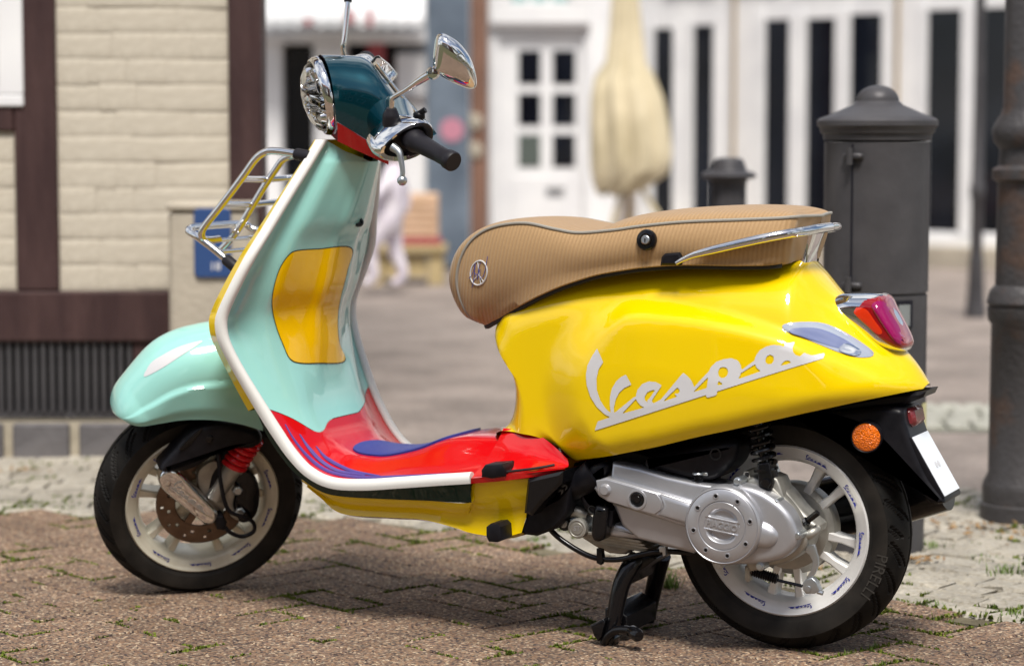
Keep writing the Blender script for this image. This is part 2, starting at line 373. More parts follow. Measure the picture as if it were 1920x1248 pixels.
# ------------------------------------------------------------------ the ground
def tone_nodes(m, base_fn):
    return m
def aggregate(name, cols, scale, rough=.85, bump=.5, patch=(.82, 1.1)):
    """stone aggregate: world-space grains in several tones, a slow tone drift, and a per-piece shift"""
    m = material(name, (.3, .2, .2), rough); n, l, b = nodes(m)
    g = n.new('ShaderNodeNewGeometry'); v = n.new('ShaderNodeTexVoronoi'); v.inputs['Scale'].default_value = scale
    l.new(g.outputs['Position'], v.inputs['Vector'])
    s = n.new('ShaderNodeSeparateColor'); l.new(v.outputs['Color'], s.inputs['Color'])
    r = n.new('ShaderNodeValToRGB'); r.color_ramp.interpolation = 'LINEAR'
    while len(r.color_ramp.elements) < len(cols): r.color_ramp.elements.new(.5)
    for i, c in enumerate(cols):
        r.color_ramp.elements[i].position = i/(len(cols)-1); r.color_ramp.elements[i].color = (*c, 1)
    l.new(s.outputs['Red'], r.inputs['Fac'])
    z = n.new('ShaderNodeTexNoise'); z.inputs['Scale'].default_value = 2.3; z.inputs['Detail'].default_value = 8; l.new(g.outputs['Position'], z.inputs['Vector'])
    oi = n.new('ShaderNodeObjectInfo'); mr = n.new('ShaderNodeMapRange'); mr.inputs['To Min'].default_value = -.13; mr.inputs['To Max'].default_value = .13
    l.new(oi.outputs['Random'], mr.inputs['Value'])
    m2 = n.new('ShaderNodeMapRange'); m2.inputs['From Min'].default_value = .3; m2.inputs['From Max'].default_value = .7; m2.inputs['To Min'].default_value = patch[0]; m2.inputs['To Max'].default_value = patch[1]
    l.new(z.outputs['Fac'], m2.inputs['Value'])
    a = n.new('ShaderNodeMath'); a.operation = 'ADD'; l.new(mr.outputs['Result'], a.inputs[0]); l.new(m2.outputs['Result'], a.inputs[1])
    mu = n.new('ShaderNodeMix'); mu.data_type = 'RGBA'; mu.blend_type = 'MULTIPLY'; mu.inputs['Factor'].default_value = 1
    cb = n.new('ShaderNodeCombineColor'); [l.new(a.outputs[0], cb.inputs[i]) for i in range(3)]
    l.new(r.outputs['Color'], mu.inputs['A']); l.new(cb.outputs['Color'], mu.inputs['B']); l.new(mu.outputs['Result'], b.inputs['Base Color'])
    bp = n.new('ShaderNodeBump'); bp.inputs['Strength'].default_value = bump; bp.inputs['Distance'].default_value = .004
    l.new(v.outputs['Distance'], bp.inputs['Height']); l.new(bp.outputs['Normal'], b.inputs['Normal'])
    return m
M['paver'] = aggregate('red_aggregate_paver', [(.020, .016, .018), (.10, .067, .055), (.235, .14, .082), (.145, .098, .078), (.32, .215, .135), (.038, .032, .034), (.54, .42, .29)], 200)
M['cobble'] = aggregate('pale_cobble_stone', [(.26, .235, .19), (.38, .345, .28), (.32, .30, .26), (.45, .41, .34)], 120, .8, .3, (.62, 1.15))
M['road'] = aggregate('mauve_road_surface', [(.24, .20, .175), (.33, .275, .24), (.28, .24, .215), (.38, .32, .275)], 60, .85, .2, (.68, 1.12))
M['gutter'] = aggregate('pale_gutter_stone', [(.32, .32, .27), (.42, .41, .36)], 60, .85, .2)
M['joint'] = noisy(material('mossy_joint_soil', (.08, .07, .05), .95), (.075, .062, .048), (.10, .105, .035), 9, 8, .4, 120)
M['sand'] = noisy(material('sandy_joint', (.2, .17, .11), .95), (.10, .085, .055), (.19, .165, .11), 8, 8, .4, 90)
M['moss'] = noisy(material('moss', (.07, .11, .015), .9), (.065, .10, .010), (.17, .21, .025), 30, 5, .5, 200)
M['grassm'] = noisy(material('grass_blades', (.09, .16, .025), .7), (.07, .12, .02), (.14, .21, .04), 40, 4)

mb = MB(); mb.box((0, 0, -.06), (500, 500, .02)); tag(mb.build('ground', 'joint', smooth=0), kind='structure')
def sheet(name, pts, z, mat):
    mb = MB(); mb.add([street(u, v, z) for u, v in pts], [tuple(range(len(pts)))])
    return tag(mb.build(name, mat, smooth=0), kind='structure')
sheet('road', [(-40, 6.2), (40, 6.2), (40, 60), (-40, 60)], -.030, 'road')
BORDER = [(-6, 6.35), (-1.34, 6.29), (-.5, 6.25), (.15, 5.72), (.88, 5.03), (1.6, 4.35), (3.2, 2.8)]
def border_v(u): return float(np.interp(u, [p[0] for p in BORDER], [p[1] for p in BORDER]))
FAR = [(-6, 7.8), (-.9, 7.6), (-.2, 7.25), (1.3, 6.75), (6, 6.4)]
def far_v(u): return float(np.interp(u, [p[0] for p in FAR], [p[1] for p in FAR]))
pavement = sheet('pavement', [(-6, -3), (6, -3), (6, 2.0)] + [(3.2, 2.8), (1.6, 4.35), (.88, 5.03), (.15, 5.72), (-.5, 6.25), (-1.34, 6.29), (-6, 6.35)], -.011, 'joint')
cobble_path = sheet('cobble_path', [(a, b_-.055) for a, b_ in BORDER] + [(6, .5), (6, 6.4), (1.3, 6.75), (-.2, 7.25), (-.9, 7.6), (-6, 7.8)], -.0095, 'sand')

# herringbone pavers, laid diagonally to the street
pav_ang = math.radians(41); ca, sa = math.cos(pav_ang), math.sin(pav_ang); UNIT = .108
paver_mb = MB(); paver_mb.box((0, 0, -.03), (UNIT*2-.0032, UNIT-.0032, .06), ch=.0024)
pavers = []
for k in range(-90, 90):
    for l_ in range(-50, 50):
        bx, by = k+2*l_, k-2*l_
        for (cx, cy, rot) in ((bx+1, by+.5, 0), (bx+.5, by+2, PI/2)):
            u = (cx*ca-cy*sa)*UNIT; v = 4.6+(cx*sa+cy*ca)*UNIT
            if -3.2 < u < 3.2 and 2.6 < v < border_v(u)+.015: pavers.append((u, v, rot))
def view_rank(p): return (0 if abs(p[0]) < .235*p[1]+.1 and p[1] > 4.25 else 1, p[1])
pavers.sort(key=view_rank)
proto = None; rest = MB(); EDGES = []
for i, (u, v, rot) in enumerate(pavers):
    h = random.uniform(-.0016, .0008)
    mt = STREET @ Matrix.Translation((u, v, h)) @ Matrix.Rotation(pav_ang+rot+random.gauss(0, .012), 4, 'Z') @ Matrix.Rotation(random.gauss(0, .006), 4, 'X') @ Matrix.Rotation(random.gauss(0, .005), 4, 'Y')
    if view_rank((u, v))[0] == 0: EDGES.append((mt, v))
    if i < 300:
        if proto is None: proto = paver_mb.build('paver', 'paver', pavement, smooth=0); proto.matrix_basis = mt
        else: copy_obj(proto, pavement, mt)
    else:
        o = len(rest.v); rest.v += [tuple(mt @ Vector(p)) for p in paver_mb.v]; rest.f += [tuple(q+o for q in f_) for f_ in paver_mb.f]; rest.mi += [0]*len(paver_mb.f)
if rest.v: rest.build('pavers', 'paver', pavement, smooth=0, kind='stuff')
# moss in the joints
moss = MB(); gr = MB()
from mathutils import noise as mnoise
for mt, v in EDGES:
    for side in range(4):
        L = UNIT*2 if side < 2 else UNIT
        for s_ in np.arange(-L/2, L/2, .006):
            p = {0: (s_, UNIT/2), 1: (s_, -UNIT/2), 2: (UNIT, s_), 3: (-UNIT, s_)}[side]
            w = mt @ Vector((p[0], p[1], 0)); nz_ = mnoise.noise(Vector((w.x*3.1, w.y*3.1, 0)))+.55*mnoise.noise(Vector((w.x*11, w.y*11, 5)))
            if nz_ < .06 or random.random() < .12: continue
            q = Vector((w.x+random.gauss(0, .0035), w.y+random.gauss(0, .0035), -.003)); hgt = random.uniform(.004, .0095)*(.6+min(nz_, .7)); r = random.uniform(.004, .009)
            for t in range(3):
                a = random.uniform(0, 6.28); d = Vector((math.cos(a), math.sin(a), 0)); e = Vector((-d.y, d.x, 0))
                moss.add([q-e*r*.7, q+e*r*.7, q+d*r*.5+Vector((0, 0, hgt))], [(0, 1, 2)])
            if nz_ > .5 and random.random() < .10:
                for t in range(5):
                    a = random.uniform(0, 6.28); d = Vector((math.cos(a), math.sin(a), 0))*random.uniform(.003, .012); hh = random.uniform(.010, .022)
                    e = Vector((-d.y, d.x, 0)).normalized()*.0012
                    gr.add([q-e, q+e, q+d+Vector((0, 0, hh))], [(0, 1, 2)])
tag(moss.build('moss', 'moss', smooth=0), kind='stuff')

# pale cobbles
BS = spline(BORDER, 500); BT_ = np.gradient(BS, axis=0); BT_ /= np.linalg.norm(BT_, axis=1)[:, None]; BN = np.c_[-BT_[:, 1], BT_[:, 0]]
for _ in range(40): BN[1:-1] = .25*BN[:-2]+.5*BN[1:-1]+.25*BN[2:]
BN /= np.linalg.norm(BN, axis=1)[:, None]
cob = []
for r_ in range(30):
    off = .062+r_*.0945; Cv = BS+BN*off; dd = np.r_[0, np.cumsum(np.linalg.norm(np.diff(Cv, axis=0), axis=1))]; q = random.uniform(0, .1)
    while q < dd[-1]-.2:
        w = random.choice([.075, .09, .11, .13, .16])*random.uniform(.9, 1.1); m_ = q+w/2
        u, v = np.interp(m_, dd, Cv[:, 0]), np.interp(m_, dd, Cv[:, 1]); nx_, ny_ = np.interp(m_, dd, BN[:, 0]), np.interp(m_, dd, BN[:, 1])
        jo = random.gauss(0, .004); u += nx_*jo; v += ny_*jo
        if v < far_v(u)-.02 and v > 3.3 and -3.2 < u < 4.2: cob.append((float(u), float(v), w, math.atan2(-nx_, ny_)))
        q += w
def crank(p): return (0 if abs(p[0]) < .225*p[1]+.05 and p[1] > 4.5 and not (p[0] > -1.0 and p[0] < -.75) else 1, p[1])
cob.sort(key=crank)
cobmeshes = []; restc = MB()
def cobble_mb(seed):
    r = random.Random(seed); mb = MB(); mb.box((0, 0, -.03), (.945, .0895, .06), ch=.008)
    mb.v = [(x+r.gauss(0, .022), y+r.gauss(0, .0045), z+r.gauss(0, .0015)) for x, y, z in mb.v]; return mb
kinds = [cobble_mb(s) for s in range(6)]
ang_at = lambda u: math.atan2(border_v(u+.05)-border_v(u-.05), .1)
for i, (u, v, w, ang) in enumerate(cob):
    mt = STREET @ Matrix.Translation((u, v, random.uniform(-.0035, .0015))) @ Matrix.Rotation(ang+random.gauss(0, .03), 4, 'Z') @ Matrix.Rotation(random.gauss(0, .02), 4, 'X') @ Matrix.Diagonal((w, 1, 1, 1))
    kb = kinds[i % 6]
    if i < 300:
        if i < 6: ob = kb.build('cobble', 'cobble', cobble_path, smooth=0); ob.matrix_basis = mt; cobmeshes.append(ob)
        else: copy_obj(cobmeshes[i % 6], cobble_path, mt)
    else:
        o = len(restc.v); restc.v += [tuple(mt @ Vector(p)) for p in kb.v]; restc.f += [tuple(q+o for q in f_) for f_ in kb.f]; restc.mi += [0]*len(kb.f)
if restc.v: restc.build('cobbles', 'cobble', cobble_path, smooth=0, kind='stuff')
cm = MB()
for (u, v, w, ang) in cob[:420]:
    for _ in range(26):
        s_ = random.choice([0, 1]); la, lb = (random.uniform(-w/2, w/2), random.choice([-1, 1])*.047) if s_ else (random.choice([-1, 1])*w/2, random.uniform(-.045, .045)); pu, pv = u+la*math.cos(ang)-lb*math.sin(ang), v+la*math.sin(ang)+lb*math.cos(ang)
        nz_ = mnoise.noise(Vector((pu*3.3, pv*3.3, 9)))+.5*mnoise.noise(Vector((pu*12, pv*12, 2)))
        if nz_ < .18: continue
        q = Vector(street(pu, pv, -.005)); r = random.uniform(.004, .010); hgt = random.uniform(.004, .012)
        for t in range(4):
            a = random.uniform(0, 6.28); d = Vector((math.cos(a), math.sin(a), 0)); e = Vector((-d.y, d.x, 0))
            cm.add([q-e*r*.6, q+e*r*.6, q+d*r*.6+Vector((0, 0, hgt))], [(0, 1, 2)])
tag(cm.build('moss', 'moss', smooth=0), kind='stuff')
# gutter band of small pale setts further along the road
gut = sheet('gutter', [(.85, 8.25), (6, 8.0), (6, 8.75), (.85, 9.0)], -.026, 'gutter')
gm = MB()
for r_ in range(7):
    u = .9
    while u < 4.5:
        w = random.uniform(.08, .12); gm.box(street(u+w/2, 8.32+r_*.1-.05*(u-.9), -.018), (w-.012, .088, .02), STREET.to_3x3(), ch=.006); u += w
gm.build('setts', 'gutter', gut, smooth=0, kind='stuff')
# grass tufts and dry leaves on the ground
def tuft(u, v, n_=40, r=.03, h=.05):
    c = Vector(street(u, v, -.008))
    for _ in range(n_):
        a = random.uniform(0, 6.28); q = c+Vector((random.gauss(0, r*.6), random.gauss(0, r*.6), 0)); d = Vector((math.cos(a), math.sin(a), 0)); hh = h*random.uniform(.4, 1.1); e = Vector((-d.y, d.x, 0))*.0016
        m1 = q+d*hh*.22+Vector((0, 0, hh*.6)); tip = q+d*hh*.6+Vector((0, 0, hh*.9))
        gr.add([q-e, q+e, m1+e*.8, m1-e*.8, tip], [(0, 1, 2, 3), (3, 2, 4)])
for (u, v, n_, r, h) in [(*(0.346,5.272), 70, .022, .05), (*(1.128,5.432), 60, .04, .035), (*(0.888,5.091), 30, .04, .02), (*(1.052,4.977), 60, .05, .025), (*(1.0,5.783), 40, .04, .03), (*(1.128,5.616), 40, .05, .02), (*(0.034,6.016), 25, .03, .02), (*(-0.105,5.859), 30, .05, .015), (*(-1.312,6.402), 30, .05, .02), (*(-1.184,6.402), 30, .05, .02), (*(0.053,5.897), 25, .03, .02), (*(0.812,4.977), 20, .05, .012)]:
    tuft(u, v, n_, r, h)
tag(gr.build('grass', 'grassm', smooth=0), kind='stuff')
M['leaf'] = noisy(material('dry_leaf', (.30, .14, .05), .8), (.16, .09, .045), (.30, .19, .08), 30, 3)
lf = MB()
lspots = [(*(-1.419,7.089), 26, .07)] + [(*(0.923,5.588), 40, .06), (*(0.741,5.533), 30, .15), (*(1.142,6.098), 50, .16), (*(1.226,5.976), 40, .12), (*(1.127,6.841), 30, .2)]
for (u, v, n_, r) in lspots:
    for _ in range(n_):
        c = Vector(street(u+random.gauss(0, r*.6), v+random.gauss(0, r*.4), random.uniform(.002, .010))); a = random.uniform(0, 6.28); s_ = random.uniform(.005, .014); d = Vector((math.cos(a), math.sin(a), random.gauss(0, .3)))*s_; e = Vector((-math.sin(a), math.cos(a), random.gauss(0, .3)))*s_*.5
        lf.add([c-d, c+e, c+d, c-e], [(0, 1, 2, 3)])
tag(lf.build('dry_leaves', 'leaf', smooth=0), kind='stuff')

# ------------------------------------------------------------------ half-timbered house on the left
HV = 7.42
house = empty('half_timbered_house', street(0, HV, 0), CAM_YAW, 'half-timbered house with cream painted brick panels, dark brown beams and a barred cellar window', 'house')
(uA, _z), (uB, _z), (uC, _z), (uD, _z) = [(-1.521,0.748),(-1.391,0.748),(-0.864,1.074),(-0.763,1.074)]
zsill0 = 0.354; zsill1 = 0.509; zpl = 0.106; zr0 = 0.999; zr1 = 1.077; ugr = -1.168; zgr1 = 0.395
def part(name, mat, parent, *boxes, ch=0., **kw):
    mb = MB()
    for c, d in boxes: mb.box(c, d, ch=ch)
    return mb.build(name, mat, parent, smooth=kw.pop('smooth', 0), **kw)
def bx(x0, x1, y0, y1, z0, z1): return ((x0+x1)/2, (y0+y1)/2, (z0+z1)/2), (x1-x0, y1-y0, z1-z0)
# solid core of the house behind the visible face
mb = MB(); mb.prism([(-6.0, .14), (uD-.02, .14), (uD-.75, 5.0), (-6.0, 5.0)], zgr1, 4.4, plane='xy'); mb.build('wall', 'cream', house, smooth=0)
rf = MB(); rf.add([(-6.3, -.4, 4.41), (uD+.25, -.4, 4.41), (uD-.45, 5.4, 4.41), (-6.3, 5.4, 4.41), (-6.3, 2.5, 6.6), (uD-.1, 2.5, 6.6)], [(0, 1, 5, 4), (2, 3, 4, 5), (1, 2, 5), (3, 0, 4), (0, 3, 2, 1)])
M['roof'] = noisy(material('red_roof_tile', (.25, .09, .06), .8), (.2, .07, .05), (.3, .12, .08), 10, 4)
rf.build('roof', 'roof', house, smooth=0)
# timbers
def timber(x0, x1, z0, z1, y0=-.012):
    return part('timber', 'timber', house, bx(x0, x1, y0, .139, z0, z1), ch=.006)
timber(uA, uB, zsill1+.002, 2.75); timber(uC, uD, zsill1-.35, 2.75, -.02)
timber(-6, uC-.002, zsill0, zsill1, -.016)
timber(-6, uA-.002, zr0, zr1, -.014); timber(-6, uD, 2.752, 2.93, -.016)
for k in range(4): timber(-2.75-k*.95, -2.62-k*.95, zsill1+.002, 2.75, -.010)
timber(-6, uD, 4.2, 4.38, -.016); part('wall_panel', 'cream', house, bx(-6, uD-.03, .0, .138, 2.931, 4.199))
part('timber', 'timber', house, bx(uC+.003, uD-.003, -.016, .135, .16, zsill1-.352), ch=.006)
mb = MB(); mb.prism([(uD-.019, .1405), (uD-.002, .1405), (uD-.73, 5.0), (uD-.748, 5.0)], -.02, 4.4, plane='xy'); mb.build('timber', 'timber', house, smooth=0)
# painted brick infill, brick by brick
bh = .0785
protob = None
def brick_panel(x0, x1, z0, z1, seed):
    global protob
    r = random.Random(seed)
    part('mortar_bed', 'cream', house, bx(x0+.001, x1-.001, .0052, .138, z0+.001, z1-.001))
    z = z0+.002; row = 0
    while z < z1-.03:
        h = min(bh, z1-z-.002); x = x0+.003; first = True
        while x < x1-.02:
            w = r.choice([.235, .235, .12])*r.uniform(.93, 1.05)
            if first: w *= r.choice([.5, 1, .75])
            first = False
            if x+w > x1-.06: w = x1-.003-x
            d = r.uniform(-.0016, .0012)
            mt = Matrix.Translation((x+w/2, .006+d, z+h/2+r.gauss(0, .0012))) @ Matrix.Rotation(r.gauss(0, .01), 4, 'Y') @ Matrix.Rotation(r.gauss(0, .012), 4, 'Z') @ Matrix.Diagonal((w-.003+r.choice([0, 0, .006]), 1, h-.003+r.choice([0, 0, .0055, .0055]), 1))
            if protob is None:
                mb = MB(); mb.box((0, 0, 0), (1, .022, 1)); mb = MB()
                ch_ = .05
                # front face domed and softened at the edges like thickly painted brick
                g = [-.5, -.44, -.2, .2, .44, .5]; rows = []
                for a in g:
                    rows.append([(a, -.004+(.0010 if abs(a) == .5 else 0)+(.0016 if abs(c) == .5 else 0), c) for c in g])
                mb.loft(rows); protob = mb.build('brick', 'cream', house, smooth=70); protob.matrix_basis = mt
            else: copy_obj(protob, house, mt)
            x += w
        z += bh; row += 1
brick_panel(uB, uC, zsill1, 1.42, 3); brick_panel(-1.95, uA, zsill1, zr0, 5)
part('wall_panel', 'cream', house, bx(uB, uC, .004, .138, 1.421, 2.75), bx(-2.62, -1.951, .004, .138, zsill1, 2.75), bx(-5.47, -2.76, .004, .138, zsill1, 2.75), bx(-1.95, uA, .004, .138, 1.9, 2.75))
# window in the left panel
uw = -1.489; zw = 1.074
win = part('window', 'wood_white', house, bx(-2.0, uw, -.022, .02, zw, zw+.035), bx(uw-.075, uw, -.02, .02, zw+.036, 1.9), bx(-2.0, uw-.076, -.02, .02, 1.84, 1.9), ch=.004)
part('sash', 'wood_white', win, bx(-2.0, uw-.078, -.008, .02, zw+.038, zw+.085), bx(uw-.125, uw-.078, -.008, .02, zw+.086, 1.838), ch=.004)
part('pane', 'glassgreen', win, bx(-2.0, uw-.126, .004, .012, zw+.086, 1.838))
# cellar light with upright bars, then the stone plinth
part('cellar_opening', 'gratedark', house, bx(-2.6, ugr, .10, .139, zpl+.02, zgr1-.004))
grate = part('cellar_grate', 'iron', house, bx(-2.6, ugr, .005, .02, zpl+.010, zpl+.028), bx(-2.6, ugr, .005, .02, zgr1-.04, zgr1-.022))
x = ugr-.012; pb = None
while x > -2.3:
    if pb is None: pb = part('bar', 'iron', grate, bx(-.0075, .0075, .0, .022, zpl+.028, zgr1-.005)); pb.location = (x, 0, 0)
    else: copy_obj(pb, grate, Matrix.Translation((x, random.gauss(0, .002), 0)))
    x -= .0265
part('cellar_wall', 'timber', house, bx(ugr+.001, uC-.002, .0, .138, zpl+.001, zsill0-.001))
part('plinth', 'mortar', house, bx(-6, uC, -.005, .139, -.03, zpl))
x = -1.212+.26; pb = None
while x > -2.8:
    w = .178
    mt = Matrix.Translation((x-w/2, -.018, zpl/2-.014)) @ Matrix.Rotation(random.gauss(0, .01), 4, 'Z')
    if pb is None: pb = part('plinth_stone', 'plinth', house, ((0, 0, 0), (w-.004, .03, zpl+.022)), ch=.007); pb.matrix_basis = mt
    else: copy_obj(pb, house, mt)
    x -= .205

# short rendered gate pillar with the blue plate, in front of the house corner
(p0, _z), (p1, zp) = [(-1.017,0.6),(-0.824,0.784)]
gp = empty('gate_pillar', street(0, 7.15, 0), CAM_YAW, 'short beige rendered gate pillar beside the house corner, behind the chrome rack', 'pillar')
part('shaft', 'render', gp, bx(p0, p1+.05, 0, .22, -.02, zp-.02), ch=.012)
part('coping', 'render', gp, bx(p0-.006, p1+.056, -.008, .228, zp-.019, zp+.004), ch=.006)
sg = empty('blue_sign', street(0, 7.145, 0), CAM_YAW, 'small blue enamel sign with rounded corners fixed to the beige gate pillar', 'sign')
(s0, z1_), (s1, z0_) = [(-0.94,0.773),(-0.83,0.568)]
mb = MB(); rr_ = .016
pl = [(s1-rr_+rr_*math.cos(a), z1_-rr_+rr_*math.sin(a)) for a in np.linspace(0, PI/2, 5)]+[(s0+rr_-rr_*math.sin(a), z1_-rr_+rr_*math.cos(a)) for a in np.linspace(0, PI/2, 5)]+[(s0+rr_-rr_*math.cos(a), z0_+rr_-rr_*math.sin(a)) for a in np.linspace(0, PI/2, 5)]+[(s1-rr_+rr_*math.sin(a), z0_+rr_-rr_*math.cos(a)) for a in np.linspace(0, PI/2, 5)]
mb.prism(pl, .004, -.006, .003); mb.build('plate', 'sign', sg)
v, f = text_mesh('18', .034); mb = MB(); mb.add([((s0+s1)/2+.008+a, -.0075, z0_+.033+b_) for a, b_, c in v], f); mb.build('house_number', 'wood_white', sg, smooth=0)

# ------------------------------------------------------------------ street furniture on the right
def lathe_obj(name, mat, parent, prof, c, n=40, **kw):
    mb = MB(); mb.lathe([(r, h) for r, h in prof], c, (0, 0, 1), n, cap=True); return mb.build(name, mat, parent, **kw)
# cast-iron litter pillar
LP = 5.80; (lu, zt), = [(0.873,1.111)]
(eL, _z), (eR, zc) = [(0.73,1.024),(1.017,1.024)]; lr = (eR-eL)/2; lu = (eR+eL)/2; zneck = 0.981; zsplit = 0.614
litter = empty('litter_pillar', street(lu, LP, 0), CAM_YAW, 'dark grey cast iron cylindrical pillar with flanged domed lid and hinged door', 'pillar')
br = lr*.86; LZ = [0.994,1.009,1.032,1.06,1.073]
lathe_obj('lid', 'iron', litter, [(br*.9, zneck-.004), (br+.005, zneck), (br+.006, LZ[0]), (br+.012, LZ[0]+.004), (lr-.006, LZ[1]), (lr, LZ[1]+.006), (lr, LZ[2]-.006), (lr-.006, LZ[2]), (lr*.80, LZ[2]+.008), (lr*.55, LZ[3]-.004), (lr*.42, LZ[3]+.004), (lr*.385, LZ[3]+.010)]+[(lr*.355*math.cos(a), LZ[4]+(zt-LZ[4])*math.sin(a)) for a in np.linspace(.0, 1.5, 9)], (0, 0, 0), 48)
lathe_obj('body', 'iron', litter, [(br, -.01), (br, zsplit-.002), (br-.004, zsplit), (br-.004, zsplit+.004), (br+.002, zsplit+.006), (br+.002, zneck-.005)], (0, 0, 0), 48)
# hinged door edge: a seam strip and two hinges on the left front
def on_cyl(a, r): return (r*math.sin(a), -r*math.cos(a))
mb = MB(); a0 = -.62; x, y = on_cyl(a0, br+.001); mb.box((x, y, (zsplit+zneck)/2), (.004, .006, zneck-zsplit-.02), Matrix.Rotation(a0, 3, 'Z')); mb.build('door_seam', 'gratedark', litter, smooth=0)
for zh in (0.943, 0.639):
    mb = MB(); x, y = on_cyl(a0, br+.008); mb.box((x+.004, y, zh), (.05, .018, .014), Matrix.Rotation(a0, 3, 'Z'), ch=.004); mb.tube([(x-.006, y-.01, zh-.02), (x-.006, y-.01, zh+.02)], .008, 10); mb.build('hinge', 'iron', litter)
mb = MB(); a1 = .35
rows = [[(*on_cyl(a, br+r_), z) for a in np.linspace(.05, .62, 8)] for r_, z in ((.003, zsplit-.01), (.003, zsplit-.075))]
mb.loft(rows); mb.build('slot', 'gratedark', litter)
mb = MB(); rows = [[(*on_cyl(a, br+.004), z) for a in np.linspace(.30, .55, 6)] for z in (zsplit-.02, zsplit-.07)]; mb.loft(rows); mb.build('slot_flap', 'steel', litter)
M['sticker'] = material('pale_yellow_sticker', (.60, .56, .30), .6)
mb = MB(); rows = [[(*on_cyl(a, br+.002), z) for a in np.linspace(1.0, 1.5, 8)] for z in [0.355,0.251]]; mb.loft(rows); mb.build('sticker', 'sticker', litter)

# near lamp post at the right edge
NP = 6.23; un = 1.328
lamp = empty('lamp_post', street(un, NP, 0), CAM_YAW, 'dark iron lamp post with moulded collars and rust near its foot, at the right edge', 'lamp post', 'lamp posts')
zz_ = [-0.001,0.041,0.076,0.104,0.514,0.549,0.59,0.625,0.879,0.902,0.927,0.975,1.016,1.043,1.064]
ru = 0.067; rb = 0.109; rs = 0.09; rm = 0.08
lathe_obj('base', 'rusty', lamp, [(rb, -.02), (rb, zz_[1]-.004), (rb-.006, zz_[1]), (rb-.004, zz_[2]), (rs+.012, zz_[3]-.01), (rs, zz_[3]+.012), (rs-.002, zz_[4]-.01), (rs+.006, zz_[4]), (rs+.008, zz_[5])], (0, 0, 0), 40)
lathe_obj('shaft', 'rusty', lamp, [(rs+.004, zz_[5]+.001), (rs+.010, zz_[5]+.012), (rs+.004, zz_[6]), (rm, zz_[6]+.016), (rm-.002, zz_[8]-.01), (rm+.012, zz_[8]), (rm+.012, zz_[9]), (rm-.004, zz_[9]+.012), (rm-.006, zz_[11]-.02), (rm+.010, zz_[11]), (rm+.014, zz_[12]-.012), (rm+.008, zz_[12]+.004), (ru+.006, zz_[13]), (ru, zz_[13]+.02), (ru-.008, 3.6)], (0, 0, 0), 40)
lathe_obj('lantern', 'iron', lamp, [(.05, 3.6), (.10, 3.66), (.17, 4.05), (.20, 4.08), (.05, 4.25), (.01, 4.35)], (0, 0, 0), 6, smooth=0)
# small bollard behind the saddle
BV = 8.0; (b0, _z), (b1, zb), (bm_, zbt) = [(0.625,0.851),(0.81,0.851),(0.716,0.912)]
bol = empty('bollard', street(bm_, BV, 0), CAM_YAW, 'short black fluted iron bollard with a hat shaped cap behind the tan saddle', 'bollard')
R_ = (b1-b0)/2; rr0 = R_*.64
lathe_obj('cap', 'iron', bol, [(rr0, zb-.03), (rr0*1.05, zb-.012), (R_*.96, zb-.006), (R_, zb+.002), (R_*.9, zb+.012), (R_*.66, zb+.018), (R_*.60, zb+.03), (R_*.58, zbt-.022), (R_*.5, zbt-.006), (R_*.3, zbt)], (0, 0, 0), 40)
mb = MB(); rows = []
for r_, z in ((rr0*1.5, -.02), (rr0*1.5, .08), (rr0*1.2, .12), (rr0*1.02, .15), (rr0*.98, zb-.031)):
    fl = 0 if z < .12 else .0035
    rows.append([((r_-fl*(math.cos(a*14) > .2))*math.cos(a), (r_-fl*(math.cos(a*14) > .2))*math.sin(a), z) for a in np.linspace(0, 2*PI, 112, endpoint=False)])
mb.loft(rows, True); mb.build('shaft', 'iron', bol)
# far thin lamp post
FV = 13.26; (f0, _z), = [(2.549,0.014)]
far = empty('lamp_post', street(f0, FV, 0), CAM_YAW, 'slim grey lamp post standing far off in front of the white windows', 'lamp post', 'lamp posts')
lathe_obj('base', 'iron', far, [(.058, -.03), (.055, .03), (.050, .06), (.040, .25), (.043, .28), (.036, .31)], (0, 0, 0), 24)
lathe_obj('shaft', 'iron', far, [(.034, .311), (.033, .62), (.040, .63), (.040, .70), (.033, .71), (.028, 1.1), (.026, 3.4)], (0, 0, 0), 24)

